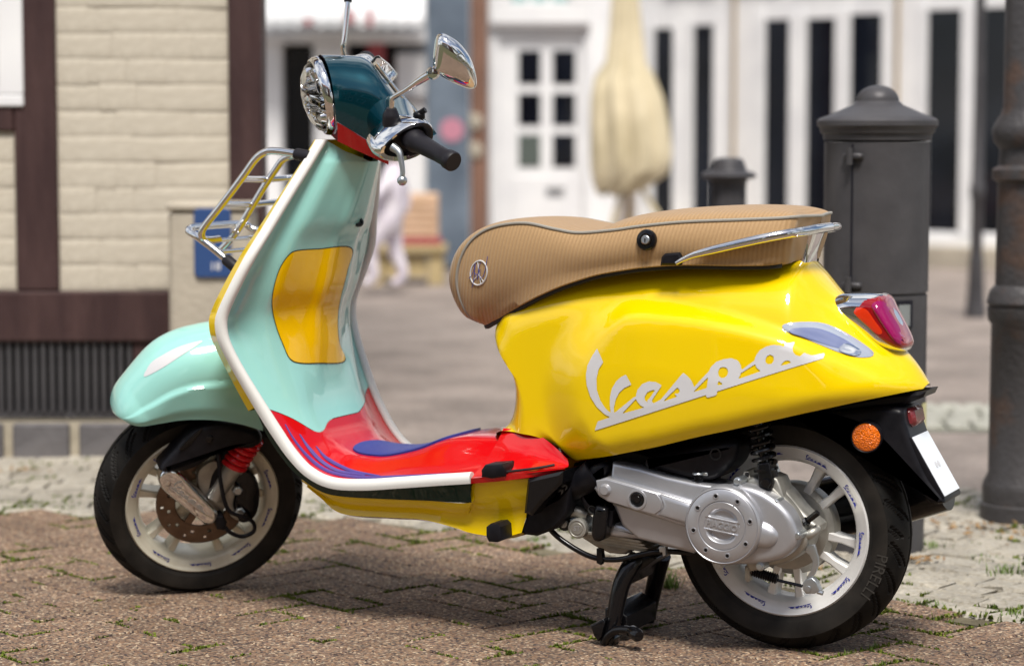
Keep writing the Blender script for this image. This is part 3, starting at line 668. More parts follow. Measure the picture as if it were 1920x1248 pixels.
# ------------------------------------------------------------------ buildings across the road
# white cafe front on the right, standing at an angle
WANG = -math.radians(38); W0 = (3.4, 18.3)
cafe = empty('cafe_front', street(W0[0], W0[1], 0), CAM_YAW+WANG, 'white cafe front with tall narrow dark windows and brown downpipes', 'building')
def cafe_xz(pts): return pts
CW = [(-2.795,1.803),(-2.657,0.219),(-2.407,1.819),(-2.264,0.228),(-1.721,1.844),(-1.55,0.246),(-1.338,1.842),(-1.135,0.256),(-0.946,1.865),(-0.721,0.266),(-0.276,1.878),(-0.045,0.194),(0.16,1.881),(0.358,0.205)]
xl = -2.993
def cbx(x0, x1, y0, y1, z0, z1): return bx(x0, x1, y0, y1, z0, z1)
zlo = 0.193; ztop = 1.883
edges = [(CW[2*i][0]-.035, CW[2*i+1][0]+.035, CW[2*i][1]+.02) for i in range(7)]
x0 = xl
for i, (a, b_, zt_) in enumerate(edges):
    part('mullion', 'wood_white', cafe, bx(x0+.001, a-.001, -.012, .06, zlo+.001, ztop+.5), ch=.006)
    part('casing', 'wood_white', cafe, bx(a-.05, a-.002, -.034, -.0125, zlo+.03, zt_+.05), bx(b_+.002, b_+.05, -.034, -.0125, zlo+.03, zt_+.05))
    part('lintel', 'wood_white', cafe, bx(a, b_, -.008, .06, zt_, ztop+.5))
    w_ = part('window', 'wood_white', cafe, bx(a, a+.006, -.006, .05, zlo+.03, zt_-.001), bx(b_-.006, b_, -.006, .05, zlo+.03, zt_-.001), bx(a, b_, -.02, .05, zlo+.001, zlo+.029))
    part('pane', 'glassdark', w_, bx(a+.0065, b_-.0065, .002, .01, zlo+.03, zt_-.002))
    x0 = b_
part('mullion', 'wood_white', cafe, bx(x0+.001, x0+.35, -.05, .06, zlo+.001, ztop+.5), ch=.006)
part('base_wall', 'wood_white', cafe, bx(xl, x0+.35, -.06, .06, .12, zlo))
part('step', 'render', cafe, bx(xl-.2, x0+1.5, -.35, -.061, -.05, .12))
part('wall', 'wood_white', cafe, bx(xl, x0+3.5, .061, 4, -.05, 6.0))
part('fascia', 'wood_white', cafe, bx(xl, x0+3.5, -.12, .06, ztop+.501, ztop+.75))
for k in range(6):
    a = xl+.3+k*.62; q = part('transom_window', 'wood_white', cafe, bx(a, a+.5, -.06, .055, ztop+.255, ztop+.499)); part('pane', 'glassdark', q, bx(a+.03, a+.47, -.064, -.061, ztop+.29, ztop+.47))
for px_ in [-2.001,-0.525]:
    mb = MB(); mb.tube([(px_, -.075, .1), (px_, -.075, 3.2)], .014, 10); mb.build('downpipe', 'ochre', cafe)

# white-door house in the middle
DV = 19.5
dh = empty('white_door_house', street(0, DV, 0), CAM_YAW, 'white painted house front with a six pane white door below a transom window', 'house')
(d0, _z), (d1, _z), (dp0, ztr0), (dp1, ztr1) = [(-0.18,0.751),(0.622,0.751),(-0.128,1.837),(0.589,1.977)]
zdt = 1.731
part('wall', 'wood_white', dh, bx(d0-.02, d1+.22, .10, 4, -.05, 6.0))
part('door_frame', 'wood_white', dh, bx(d0, d0+.07, -.04, .099, 0, zdt-.001), bx(d1-.05, d1, -.04, .099, 0, zdt-.001), bx(d0, d1, -.04, .099, zdt, zdt+.07), ch=.01)
M['greyledge'] = material('grey_ledge', (.30, .28, .28), .7)
part('ledge', 'greyledge', dh, bx(d0, d1, -.09, .099, zdt+.071, ztr0-.001))
tw = part('transom_window', 'wood_white', dh, bx(d0, d1, -.05, .099, ztr0, ztr0+.16), bx(d0, d0+.15, -.05, .099, ztr0+.161, ztr0+.6), bx(d1-.15, d1, -.05, .099, ztr0+.161, ztr0+.6), ch=.008)
for k in range(3):
    a = d0+.16+k*(d1-d0-.32)/3; part('pane', 'glassgreen', tw, bx(a+.02, a+(d1-d0-.32)/3-.02, .0, .02, ztr0+.161, ztr0+.6))
part('glazing_bar', 'wood_white', tw, *[bx(d0+.16+k*(d1-d0-.32)/3-.018, d0+.16+k*(d1-d0-.32)/3+.018, -.02, .03, ztr0+.161, ztr0+.6) for k in range(1, 3)])
door = part('door', 'wood_white', dh, bx(d0+.072, d1-.052, .0, .06, .02, zdt-.004))
for (xa, xb) in [(0.077,0.206),(0.351,0.484)]:
    for (za, zb_) in [(1.379,1.604),(1.05,1.263),(0.717,0.935)]:
        part('pane', 'glassdark' if not (xa < 0.257 and zb_ < 1.05) else 'glassgrey', door, bx(xa-.025, xb+.025, -.006, -.001, za-.022, zb_+.022))
part('panel', 'wood_white', door, bx(d0+.18, d1-.16, -.012, -.001, .2, .62), ch=.005)
part('letter_slot', 'steel', door, bx(*[0.275,0.421], -.012, -.001, *[0.451,0.528]))
# brown timber corner post with two round plates
(c0, _z), (c1, _z) = [(-0.305,1.164),(-0.18,1.164)]
cp = empty('corner_post', street(0, 17.8, 0), CAM_YAW, 'tall brown timber post with two pale round plates, left of the white door', 'post')
part('shaft', 'brownpost', cp, bx(c0, c1, 0, .2, -.05, 4.5), ch=.01)
for zq in [1.054,0.844]:
    mb = MB(); mb.lathe([(.062, .0), (.062, .012), (.05, .018), (.02, .02)], (c0+.03, -.001, zq), (0, -1, 0), 24, cap=True); mb.build('round_plate', 'render', cp)

# shop on the left with white joinery and an awning
SV = 17.6
shop = empty('shop_front', street(0, SV, 0), CAM_YAW, 'old shop front with white window joinery, pale awning and dark panes behind the headlight', 'building')
def sb(px0, px1, py0, py1, y0, y1):
    return None
def SB(a, b_, y0, y1): (x0, z1), (x1, z0) = a, b_; return bx(x0, x1, y0, y1, z0, z1)
SR = {'col1':((-1.821,1.623),(-1.663,0.117)),'win1':((-1.651,1.565),(-1.444,0.312)),'col2':((-1.435,1.584),(-1.197,0.117)),'win2':((-1.188,1.604),(-1.046,0.776)),'red':((-1.041,1.623),(-0.921,0.969)),'dark':((-0.918,1.584),(-0.845,0.66)),'white':((-0.841,1.508),(-0.621,0.408)),'beam':((-1.828,1.707),(-0.617,1.615)),'band':((-1.824,2.082),(-0.617,1.707)),'board':((-0.617,1.776),(-0.311,-0.077))}
part('wall', 'signboard', shop, bx(SR['col1'][0][0]-2.5, SR['board'][1][0]-.02, .3, 5, -.05, 6))
for k in ('col1', 'col2'):
    a, b_ = SR[k]; part('column', 'wood_white', shop, bx(a[0], b_[0], -.05, .299, .25, a[1]+.03), ch=.015)
a, b_ = SR['white']; part('white_panel', 'wood_white', shop, bx(a[0], b_[0], -.02, .299, .25, a[1]+.03), ch=.01); part('ledge', 'greyledge', shop, bx(a[0], b_[0], -.05, -.021, 1.2, 1.246))
for k in ('win1', 'win2', 'dark'):
    a, b_ = SR[k]; w_ = part('window', 'wood_white', shop, bx(a[0]+.001, b_[0]-.001, .10, .298, .25, .3)); part('pane', 'glassdark', w_, bx(a[0]+.001, b_[0]-.001, .12, .14, .3, a[1]+.02))
a, b_ = SR['red']; part('shutter', 'redcloth', shop, bx(a[0], b_[0], -.06, .05, b_[1], a[1]))
a, b_ = SR['beam']; part('beam', 'wood_white', shop, bx(a[0], b_[0], -.08, .299, b_[1]+.002, a[1]), ch=.01)
a, b_ = SR['band']; aw = MB(); nn_ = 26
for k in range(nn_):
    x0_ = a[0]+(b_[0]-a[0])*k/nn_; x1_ = a[0]+(b_[0]-a[0])*(k+1)/nn_; dz = .02*(k % 2)
    aw.add([(x0_, -.45, b_[1]+.06+dz*.5), (x1_, -.45, b_[1]+.06+dz*.5), (x1_, .2, a[1]+.3), (x0_, .2, a[1]+.3), (x0_, -.45, b_[1]-.0+dz), (x1_, -.45, b_[1]+dz)], [(0, 1, 2, 3), (4, 5, 1, 0)])
aw.build('awning', 'signboard', shop, smooth=0, solid=.004)
for q in [((-1.167,1.833),(-1.115,1.74)),((-1.017,1.841),(-0.98,1.721)),((-1.454,1.777),(-1.409,1.729))]:
    (x0, z1), (x1, z0) = q; part('pennant', 'redcloth', shop, bx(x0, x1, -.50, -.47, z0, z1))
# grey-blue panel beside it, with a pink disc
a, b_ = SR['board']
bd = empty('advert_banner', street(0, SV, 0), CAM_YAW, 'tall blue grey banner with a round pink print between shop and brown post', 'banner')
part('panel', 'bluegrey', bd, bx(a[0], b_[0], -.06, -.03, .02, a[1]+.4))
mb = MB(); (qx, qz) = (-0.433,0.996); mb.lathe([(.085, 0), (.085, .004)], (qx, -.0605, qz), (0, -1, 0), 24, cap=True); mb.build('pink_disc', 'pink', bd)
# long pale bench with a peach wicker crate
(e0, zb1), (e1, zb0) = [(-0.779,0.231),(-0.437,0.002)]
bench = empty('bench', street(0, 16.2, 0), CAM_YAW, 'low pale wooden bench in front of the shop', 'bench')
part('seat', 'ochrewood', bench, bx(e0-.25, e1, -.2, .2, zb1-.05, zb1), ch=.008)
for xx in (e0-.18, e1-.12):
    part('leg', 'ochrewood', bench, bx(xx, xx+.10, -.17, .17, -.03, zb1-.051))
part('front_board', 'ochrewood', bench, bx(e0-.07, e1-.13, -.15, -.12, .02, zb1-.06))
(k0, zk1), (k1, zk0) = [(-0.742,0.574),(-0.493,0.296)]
ck = empty('wicker_crate', street(0, 16.2, 0), CAM_YAW, 'peach coloured wicker crate standing on a red tray on the bench', 'crate')
part('body', 'crate', ck, bx(k0, k1, -.13, .13, zb1+.045, zk1), ch=.012)
for k in range(5): part('slat', 'crate', ck, bx(k0+.006, k1-.006, -.137, -.131, zb1+.06+k*.05, zb1+.095+k*.05))
ty = part('red_tray', 'redcloth', None, bx(k0-.03, k1+.02, -.16, .16, 0, .044), ch=.008); ty.matrix_basis = STREET @ Matrix.Translation((0, 16.2, zb1+.001))
tag(ty, 'flat dark red tray under the wicker crate on the bench', 'tray')
# folded parasol in front of the white fronts
PV = 15.6
(pc, _z), = [(0.755,0.803)]
par = empty('parasol', street(pc, PV, 0), CAM_YAW, 'large folded beige canvas parasol hanging in pleats in front of the white door', 'parasol')
sil = [(-0.015499999999999958,0.030500000000000027,2.23),(-0.025499999999999967,0.0615,2.027),(-0.031000000000000028,0.08200000000000002,1.824),(-0.027000000000000024,0.09899999999999998,1.621),(-0.026000000000000023,0.12,1.417),(-0.031000000000000028,0.183,1.315),(-0.013499999999999956,0.21749999999999997,1.179),(0.0025000000000000577,0.2365,1.008),(0.015499999999999958,0.2455,0.837),(0.01100000000000001,0.23699999999999993,0.734),(-0.049000000000000044,0.16999999999999998,0.648),(-0.10199999999999998,0.10299999999999998,0.59)]
mb = MB(); rows = []
for i, (cx, r_, z) in enumerate(sil):
    rows.append([(cx+r_*(1+.10*math.sin(9*t+.7*math.sin(i*.5)))*math.cos(t), r_*.8*(1+.12*math.sin(9*t+1))*math.sin(t), z+.02*math.sin(5*t)) for t in np.linspace(0, 2*PI, 72, endpoint=False)])
mb.loft(rows, True); mb.build('canopy', 'parasol', par)
mb = MB(); mb.tube([(0, 0, -.03), (0, 0, 2.6)], .022, 12); mb.build('pole', 'ochre', par)
mb = MB(); rows = [[((r_+.008*math.sin(4*t))*math.cos(t), (r_+.008*math.sin(4*t))*math.sin(t), z) for t in np.linspace(0, 2*PI, 40, endpoint=False)] for r_, z in ((.098, 1.315+.03), (.112, 1.315+.015), (.112, 1.315-.015), (.098, 1.315-.03))]
mb.loft(rows, True); mb.build('strap', 'parasol', par)
part('foot', 'greyledge', par, bx(-.3, .3, -.3, .3, -.03, .08), ch=.01)
for sg_ in (-1, 1):
    mb = MB(); mb.tube([(0, 0, .75), (.18*sg_+.06, -.05, .36), (.12*sg_+.04, -.05, .09)], .018, 8); mb.build('strut', 'parasol', par)

# ------------------------------------------------------------------ a child walking past, seen between the leg shield and saddle
HVp = 15.0
def skin_body(name, mat, parent, joints, edges, sub=2):
    me = bpy.data.meshes.new(name); me.from_pydata([j[:3] for j in joints], edges, [])
    o = bpy.data.objects.new(name, me); col.objects.link(o); o.parent = parent; me.materials.append(M[mat] if isinstance(mat, str) else mat)
    sk = o.modifiers.new('skin', 'SKIN'); sk.use_smooth_shade = True
    for i, j in enumerate(joints):
        d = me.skin_vertices[0].data[i]; d.radius = (j[3], j[4] if len(j) > 4 else j[3]); d.use_root = (i == 0)
    s = o.modifiers.new('sub', 'SUBSURF'); s.levels = sub; s.render_levels = sub
    return o
(hx, hz), = [(-0.788,0.382)]
kid = empty('person', street(hx, HVp, 0), CAM_YAW, 'person in loose pale lilac clothes stepping past the bench, half hidden by the scooter', 'person')
J = [(0.02, 0, .40, .075, .085), (.03, 0, .52, .085, .095), (.05, 0, .66, .095, .085), (.06, 0, .76, .05), (.065, 0, .81, .038),
     (-.03, -.05, .38, .062), (-.10, -.055, .24, .05), (-.06, -.055, .08, .036), (-.14, -.055, .045, .028),
     (.05, .05, .38, .062), (.06, .055, .24, .05), (.12, .055, .09, .036), (.04, .055, .03, .028),
     (.04, -.11, .70, .045), (-.05, -.15, .58, .035), (-.13, -.12, .50, .026), (.08, .11, .70, .045), (.13, .15, .56, .035), (.10, .14, .46, .026)]
E_ = [(0, 1), (1, 2), (2, 3), (3, 4), (0, 5), (5, 6), (6, 7), (7, 8), (0, 9), (9, 10), (10, 11), (11, 12), (2, 13), (13, 14), (14, 15), (2, 16), (16, 17), (17, 18)]
skin_body('body', 'lilac', kid, J, E_)
mb = MB(); rows = []
for z, r_, fx in ((.80, .03, 0), (.82, .052, -.01), (.86, .072, -.014), (.91, .082, -.01), (.96, .078, 0), (1.0, .058, .004), (1.02, .02, .006)):
    rows.append([(.065+fx+r_*math.cos(t), r_*.86*math.sin(t), z) for t in np.linspace(0, 2*PI, 20, endpoint=False)])
mb.loft(rows, True); mb.tube([(-.02, 0, .895), (-.045, 0, .885)], [.012, .006], 8); mb.build('head', 'skin', kid)
mb = MB(); rows = []
for z, r_, fx in ((.86, .07, .02), (.92, .088, .012), (.97, .085, .008), (1.01, .066, .008), (1.035, .02, .008)):
    rows.append([(.065+fx+r_*math.cos(t)*(.8 if math.cos(t) < -.3 else 1), r_*.92*math.sin(t), z) for t in np.linspace(0, 2*PI, 20, endpoint=False)])
mb.loft(rows, True); mb.build('hair', 'hair', kid)
for (x, y, z) in ((-.14, -.12, .485), (.09, .14, .445)):
    mb = MB(); mb.box((x, y, z), (.022, .035, .04), ch=.006)
    for k in range(4): mb.tube([(x-.004*k, y-.014+.009*k, z-.015), (x-.006-.004*k, y-.014+.009*k, z-.04+.003*abs(k-1.5))], .0048, 6)
    mb.tube([(x-.01, y-.015, z+.005), (x-.025, y-.02, z-.012)], .005, 6); mb.build('hand', 'skin', kid)

# ------------------------------------------------------------------ the scooter
scooter = empty('motor_scooter', (0, 0, 0), 0, 'yellow, mint and red motor scooter with tan saddle and chrome front rack', 'scooter')
# everything that turns with the handlebar is built straight ahead and then turned about the raked steering axis
RAKE = math.radians(26); STEER_ANG = 0.79744
AX_P = Vector((-1.42, 0, 0)); AX_D = Vector((math.sin(RAKE), 0, math.cos(RAKE)))
STEERED = Matrix.Translation(AX_P) @ Matrix.Rotation(STEER_ANG, 4, AX_D) @ Matrix.Translation(-AX_P)

# ---- rear body: transfinite grid between the ridge line (y = 0) and the lower edge
ridge_px = [(-0.6144,0.3891),(-0.5831,0.4215),(-0.5664,0.464),(-0.5616,0.5102),(-0.5676,0.5482),(-0.5855,0.5858),(-0.6093999999999999,0.6113)]
ridge = ridge_px + [(-.602, .640), (-.570, .690), (-.45, .735), (-.25, .755), (-.08, .765), (.015, .763)] + [(0.0449,0.7452),(0.0909,0.6953),(0.1545,0.6431),(0.228,0.5787),(0.2667,0.5276)]
low = [(-0.5728,0.4072),(-0.5334,0.4061),(-0.4864,0.4018),(-0.4456,0.3847),(-0.4083,0.361)] + [(-0.3806,0.3645),(-0.3339,0.373),(-0.2767,0.3872),(-0.2112,0.4031),(-0.1359,0.4245),(-0.0633,0.4429),(0.0068,0.4615),(0.0732,0.4786),(0.1289,0.4922),(0.1817,0.5046),(0.2245,0.5135),(0.2504,0.5182),(0.2623,0.5193)]
NS = 150; NT = 46
Rg = spline(ridge, NS); Lo = spline(low, NS)
# ridge parameter is advanced so that grid lines fan out sensibly
bulge_poly = [(-0.4054,0.3648),(-0.4348,0.3862),(-0.4552,0.4291),(-0.4655,0.4809),(-0.4655,0.5279),(-0.4486,0.5807),(-0.4104,0.6256),(-0.3459,0.6566),(-0.258,0.6696),(-0.15,0.6638),(-0.0439,0.647),(0.0604,0.6177),(0.1427,0.5861),(0.2239,0.5471),(0.2939,0.5238),(0.2947,0.4672),(-0.4009,0.3274)]
BP = spline(bulge_poly, 160, True)
def sdist(P, X, Z):
    ins = inside(P, X, Z); d = np.full(X.shape, 9.)
    A = P; Bq = np.roll(P, -1, 0)
    for a, b_ in zip(A, Bq):
        e = b_-a; t = np.clip(((X-a[0])*e[0]+(Z-a[1])*e[1])/(e@e+1e-12), 0, 1); d = np.minimum(d, np.hypot(X-a[0]-t*e[0], Z-a[1]-t*e[1]))
    return np.where(ins, d, -d)
T = np.linspace(0, 1, NT)**1.7
GX = Rg[:, None, 0]*(1-T)+Lo[:, None, 0]*T; GZ = Rg[:, None, 1]*(1-T)+Lo[:, None, 1]*T
def wplan(X):   # half width in plan without the cowl bulge
    return np.interp(X, [-.70, -.62, -.52, -.40, -.25, -.10, .03, .12, .20, .26, .30], [.118, .122, .132, .148, .164, .168, .160, .140, .107, .070, .042])
DR = np.hypot(GX-Rg[:, None, 0], GZ-Rg[:, None, 1])
rad_s = np.interp(np.linspace(0, 1, NS), [0, .18, .30, .45, .70, .85, 1], [.085, .085, .11, .15, .16, .15, .075])[:, None]
q = np.clip(DR/rad_s, 0, 1); ex = np.interp(np.linspace(0, 1, NS), [0, .6, .78, 1], [2.3, 2.3, 1.9, 1.9])[:, None]; prof = (1-(1-q)**ex)**(1/ex)
GY = wplan(GX)*prof
sd = sdist(BP, GX, GZ)
ramp = .035+.075*smooth01((GX+.27)/-.10)
GY += np.interp(GX, [-.45, -.2, .1, .3], [.025, .030, .020, .010])*smooth01((sd+.012)/ramp)
# soft crown over the cowl and a rolled lower edge
GY += .008*np.clip(sd/.12, 0, 1)
DL = np.hypot(GX-Lo[:, None, 0], GZ-Lo[:, None, 1])
GY -= .016*np.clip(1-DL/.035, 0, 1)**2*smooth01((GX+.5)/.08)
body = MB(); rows = [[(GX[i, j], -GY[i, j], GZ[i, j]) for j in range(NT)] for i in range(NS)]
body.loft(rows)
body_bvh = body.bvh()
body.mirror(); rear_body = body.build('rear_body', 'yellow', scooter, smooth=50, weld=.0004)
def on_body(x, z, off=0.):
    h = body_bvh.ray_cast(Vector((x, -1, z)), Vector((0, 1, 0)))
    return (x, h[0].y-off, z) if h[0] is not None else None
# black inner shell above the wheel so no light shows through the open underside
mb = MB(); rows = []
for x in np.linspace(-.40, .06, 20):
    w = float(wplan(np.array([x]))[0])*.86; zb = float(np.interp(x, [p[0] for p in low], [p[1] for p in low]))+.012; zt_ = zb+.10
    rows.append([(x, -w, zb), (x, -w*.8, zt_), (x, 0, zt_+.03), (x, w*.8, zt_), (x, w, zb)])
mb.loft(rows); mb.build('inner_shell', 'black', scooter)

# ---- lettering on the cowl
ld = lambda pts: [(1040+a/3.2, 560+b_/3.2) for a, b_ in pts]
LOGO = [   # outline of the script, traced in its own plane: x to the right, y down
 [(218,795),(240,738),(327,712),(345,690),(400,690),(548,650),(655,617),(740,588),(835,560),(915,536),(985,515),(1110,480),(1230,437),(1330,408),(1400,385),(1452,368),(1505,350),(1562,338),(1562,370),(1400,420),(1200,484),(1080,523),(978,556),(978,578),(918,594),(918,575),(700,645),(440,727)],
 [(232,300),(275,383),(246,425),(232,485),(235,550),(258,612),(292,660),(330,690),(330,715),(290,697),(235,652),(192,590),(167,520),(162,462),(170,405),(198,350)],
 [(425,455),(461,515),(415,535),(382,563),(358,607),(347,655),(350,700),(328,706),(322,640),(322,590),(334,540),(362,497),(393,470)],
 [(350,706),(340,694),(480,588),(500,590),(396,693),(372,704)],
 [(488,590),(500,545),(530,510),(572,494),(612,497),(650,517),(640,535),(585,612),(570,600),(612,540),(600,545),(575,552),(555,568),(543,590),(548,610),(562,622),(580,628),(600,626),(650,600),(660,616),(560,656),(520,640),(498,615)],
 [(560,605),(610,540),(648,520),(588,610),(600,630),(570,640)],
 [(634,622),(648,600),(780,442),(808,464),(830,490),(843,520),(840,545),(832,572),(800,590),(752,592),(725,570),(727,563),(746,570),(758,560),(760,545),(745,530),(655,617)],
 [(835,560),(840,535),(935,432),(945,452),(838,560)],
 [(918,594),(922,540),(932,440),(944,408),(975,378),(1020,362),(1062,358),(1098,372),(1115,400),(1120,430),(1112,462),(1095,490),(1050,510),(1012,515),(986,515),(978,578)],
 [(1105,455),(1125,425),(1190,375),(1200,392),(1120,445)],
 [(1192,375),(1200,345),(1222,312),(1258,290),(1300,280),(1340,285),(1356,295),(1360,272),(1406,267),(1402,300),(1405,325),(1420,345),(1445,352),(1462,332),(1508,352),(1500,385),(1400,388),(1372,372),(1328,408),(1290,430),(1235,440),(1205,415)],
 [(1328,408),(1356,376),(1375,372),(1400,386),(1400,400),(1340,420)],
]
HOLES = [
 [(548,590),(560,560),(590,548),(610,547),(580,590),(566,605),(552,603)],
 [(985,440),(995,415),(1015,408),(1035,415),(1045,435),(1040,458),(1025,472),(1005,475),(990,462)],
 [(988,490),(1018,512),(1000,516),(983,518)],
 [(1254,372),(1260,350),(1280,338),(1300,348),(1304,370),(1293,392),(1272,397),(1258,388)],
 [(1338,405),(1362,376),(1382,375),(1400,388),(1370,400)],
 [(665,612),(745,535),(757,545),(752,562),(726,568),(742,585),(700,600)],
]
def logo_xz(p): return p
def logo_xz(c, d): return (.000331725*c+5.4416e-7*d-.4134303+1.8805e-9*c*d, 9.498e-6*c-.0003243973*d+.6817924+9.736e-9*c*d)
lv, lf_ = shape_mesh([[logo_xz(*p) for p in q] for q in LOGO], [[logo_xz(*p) for p in q] for q in HOLES], .0022)
mb = MB(); mb.add([on_body(x, z, .0012) or (x, -.2, z) for x, z in lv], lf_); mb.build('lettering', 'decal', rear_body, smooth=80, label='white script lettering on a slanted bar')

def patch(name, outline, mat, parent, proj, off=.001, bulge=0., rings=10, n=80, bevel_in=0.0, **kw):
    """a convex outline (2D) filled by shrinking rings and draped with proj(a, b, off); raised by bulge in the middle"""
    O = spline(outline, n, True); c = O.mean(0); mb = MB(); rows = []
    for k in range(rings+1):
        r = 1-k/(rings+.0); r = max(r, .001); q = O*r+c*(1-r); h = off+bulge*(1-r**4)
        rows.append([proj(a, b_, h) for a, b_ in q])
    if bevel_in: rows.insert(0, [proj(a, b_, -.006) for a, b_ in O])
    if any(p is None for r in rows for p in r):
        ok = [p for r in rows for p in r if p is not None]; rows = [[p if p is not None else ok[0] for p in r] for r in rows]
    mb.loft(rows, True); return mb.build(name, mat, parent, **kw)
# rear turn signal, flush in the flank
ind_o = [(0.0257,0.6404),(0.0371,0.6458),(0.0631,0.6476),(0.089,0.6445),(0.1149,0.6334),(0.1407,0.6184),(0.1664,0.6004),(0.1798,0.588),(0.1758,0.5819),(0.1564,0.5822),(0.1308,0.5901),(0.0946,0.6057),(0.0582,0.6214),(0.0352,0.6306)]
ind = patch('turn_signal', ind_o, 'indic', rear_body, on_body, .002, .004, bevel_in=1)
ind_c = np.array(ind_o).mean(0)
inner = [tuple(ind_c+(np.array(p)-ind_c)*np.array((.72, .62))+np.array((-.008, .0015))) for p in ind_o]
patch('bulb_cover', inner, 'rearblue', ind, on_body, .0058, .002)
patch('bulb', [(0.1302,0.6078),(0.1467,0.6034),(0.1611,0.593),(0.1571,0.5859),(0.1417,0.5883),(0.1262,0.5967)], 'reflector', ind, on_body, .007, .002, rings=4, n=24)

# ---- leg shield and floor, one continuous section along the edge line
edge3 = [(-0.9724,-0.12,0.9853),(-0.9906,-0.155,0.9313),(-1.0123,-0.19,0.8744),(-1.0363,-0.225,0.8126),(-1.0599,-0.26,0.7523),(-1.0889,-0.275,0.6911),(-1.1152,-0.28,0.6357),(-1.1192,-0.28,0.6096),(-1.1145,-0.276,0.5791),(-1.0922,-0.262,0.5246),(-1.0499,-0.24,0.4427),(-1.0189,-0.23,0.3919),(-0.988,-0.224,0.3492),(-0.951,-0.22,0.3148),(-0.9002,-0.219,0.2959),(-0.8299,-0.219,0.2959),(-0.746,-0.219,0.3053),(-0.6633,-0.219,0.3156),(-0.5915,-0.218,0.324),(-0.516,-0.212,0.334),(-0.4518,-0.203,0.3429),(-0.3996,-0.193,0.3509)]
NE = 120
SPL = (-1.0499,-0.24,0.4427); GEND = (-0.5915,-0.218,0.324); COR = (-0.9002,-0.219,0.2959)
E3 = spline(edge3, NE)
sE = np.r_[0, np.cumsum(np.linalg.norm(np.diff(E3, axis=0), axis=1))]; Ltot = sE[-1]; sE /= Ltot
def s_of_z(z, lo=0, hi=.62):   # parameter where the edge has height z on the shield
    m_ = (sE >= lo) & (sE <= hi); return float(np.interp(-z, -E3[m_][:, 2], sE[m_]))
s_tip = float(np.interp(-E3[60, 2], -E3[:, 2], sE))
i_corner = int(np.argmin(np.hypot(E3[:, 0]-COR[0], E3[:, 2]-COR[2]))); s_corner = sE[i_corner]
s_split = float(sE[int(np.argmin(np.hypot(E3[:, 0]-SPL[0], E3[:, 2]-SPL[2])))])
def Ept(s): return np.array([np.interp(s, sE, E3[:, c]) for c in range(3)])
def ndir(s):   # raised direction: rearward on the shield, upward on the floor
    a = smooth01((s-(s_split-.10))/(s_corner+.03-(s_split-.10)))*PI/2
    return V((math.cos(a), 0, math.sin(a)))
# crown height of the middle over the edge line, and section shape
cen_px = [(-0.9143,0.05,0.9366),(-0.9553,0.05,0.8185),(-0.981,0.05,0.7696),(-1.0007,0.05,0.682),(-1.0229,0.05,0.6245),(-1.0195,0.05,0.5563),(-1.0057,0.05,0.4986),(-0.9958,0.05,0.4431)]
zc_ = [p[2] for p in cen_px][::-1]; xc_ = [p[0] for p in cen_px][::-1]
crown_px = [(-0.9143,0.05,0.94),(-0.936,0.05,0.8749),(-0.9553,0.05,0.8185),(-0.981,0.05,0.7696),(-1.0007,0.05,0.682),(-1.0203,0.05,0.6246),(-1.0235,0.06,0.5553),(-1.0231,0.085,0.4947),(-1.0145,0.1,0.443),(-0.9967,0.1,0.4011),(-0.98,0.1,0.3742),(-0.9531,0.1,0.3525),(-0.9173,0.095,0.34),(-0.8766,0.09,0.3382),(-0.8362,0.085,0.341),(-0.7711,0.08,0.3576),(-0.7168,0.07,0.3785),(-0.6677,0.07,0.3888),(-0.5828,0.07,0.3932)]
CW_ = spline(crown_px, 240)
cs_ = []
for c_ in CW_:
    if c_[2] > .47: cs_.append(s_of_z(c_[2]))
    elif c_[0] > -.90: cs_.append(float(np.interp(c_[0], E3[i_corner:, 0], sE[i_corner:])))
    else: cs_.append(None)
k0_ = max(i for i, q_ in enumerate(cs_) if q_ is not None and CW_[i][2] > .47); k1_ = min(i for i, q_ in enumerate(cs_) if q_ is not None and CW_[i][0] > -.90)
for i in range(k0_+1, k1_): cs_[i] = cs_[k0_]+(cs_[k1_]-cs_[k0_])*(i-k0_)/(k1_-k0_)
cs_ = np.maximum.accumulate(np.array(cs_))
def crown(s): return np.array([np.interp(s, cs_, CW_[:, 0]), 0, np.interp(s, cs_, CW_[:, 2])])
def d_center(s):
    e = Ept(s)
    shield = float(np.interp(e[2], zc_, xc_))-e[0]
    floor = float(np.interp(e[0], [-1.0, -.95, -.88, -.80, -.72, -.66, -.5], [.075, .062, .044, .042, .062, .078, .085]))
    w = smooth01((s-(s_split-.045))/.10)
    return shield*(1-w)+floor*w
SEC_SH = [(-1.0, 0), (-.93, .02), (-.84, .07), (-.76, .22), (-.70, .42), (-.63, .54), (-.45, .68), (-.26, .86), (-.20, .96), (-.14, 1.0), (0, 1.01)]
SEC_FL = [(-1.0, 0), (-.95, .05), (-.88, .10), (-.80, .15), (-.70, .30), (-.60, .52), (-.52, .74), (-.45, .90), (-.36, .98), (-.2, 1.0), (0, 1.0)]
SEC_TOE = [(-1.0, 0), (-.94, .02), (-.86, .08), (-.77, .24), (-.69, .50), (-.61, .76), (-.53, .92), (-.43, 1.0), (0, 1.0)]
yy_ = np.linspace(-1, 0, 36)
def sec_d(s, y):
    a = np.interp(y, *zip(*SEC_SH)); b_ = np.interp(y, *zip(*SEC_FL)); w = smooth01((s-(s_split-.06))/.09)
    g_ = math.exp(-((s-s_split-.01)/.075)**2); c_ = np.interp(y, *zip(*SEC_TOE)); return (a*(1-w)+b_*w)*(1-g_)+c_*g_
_m = CW_[:, 2] > .30
D0 = float(np.interp(-.418, -CW_[:, 2][:150], cs_[:150]))-s_split
print('toe fold', D0)
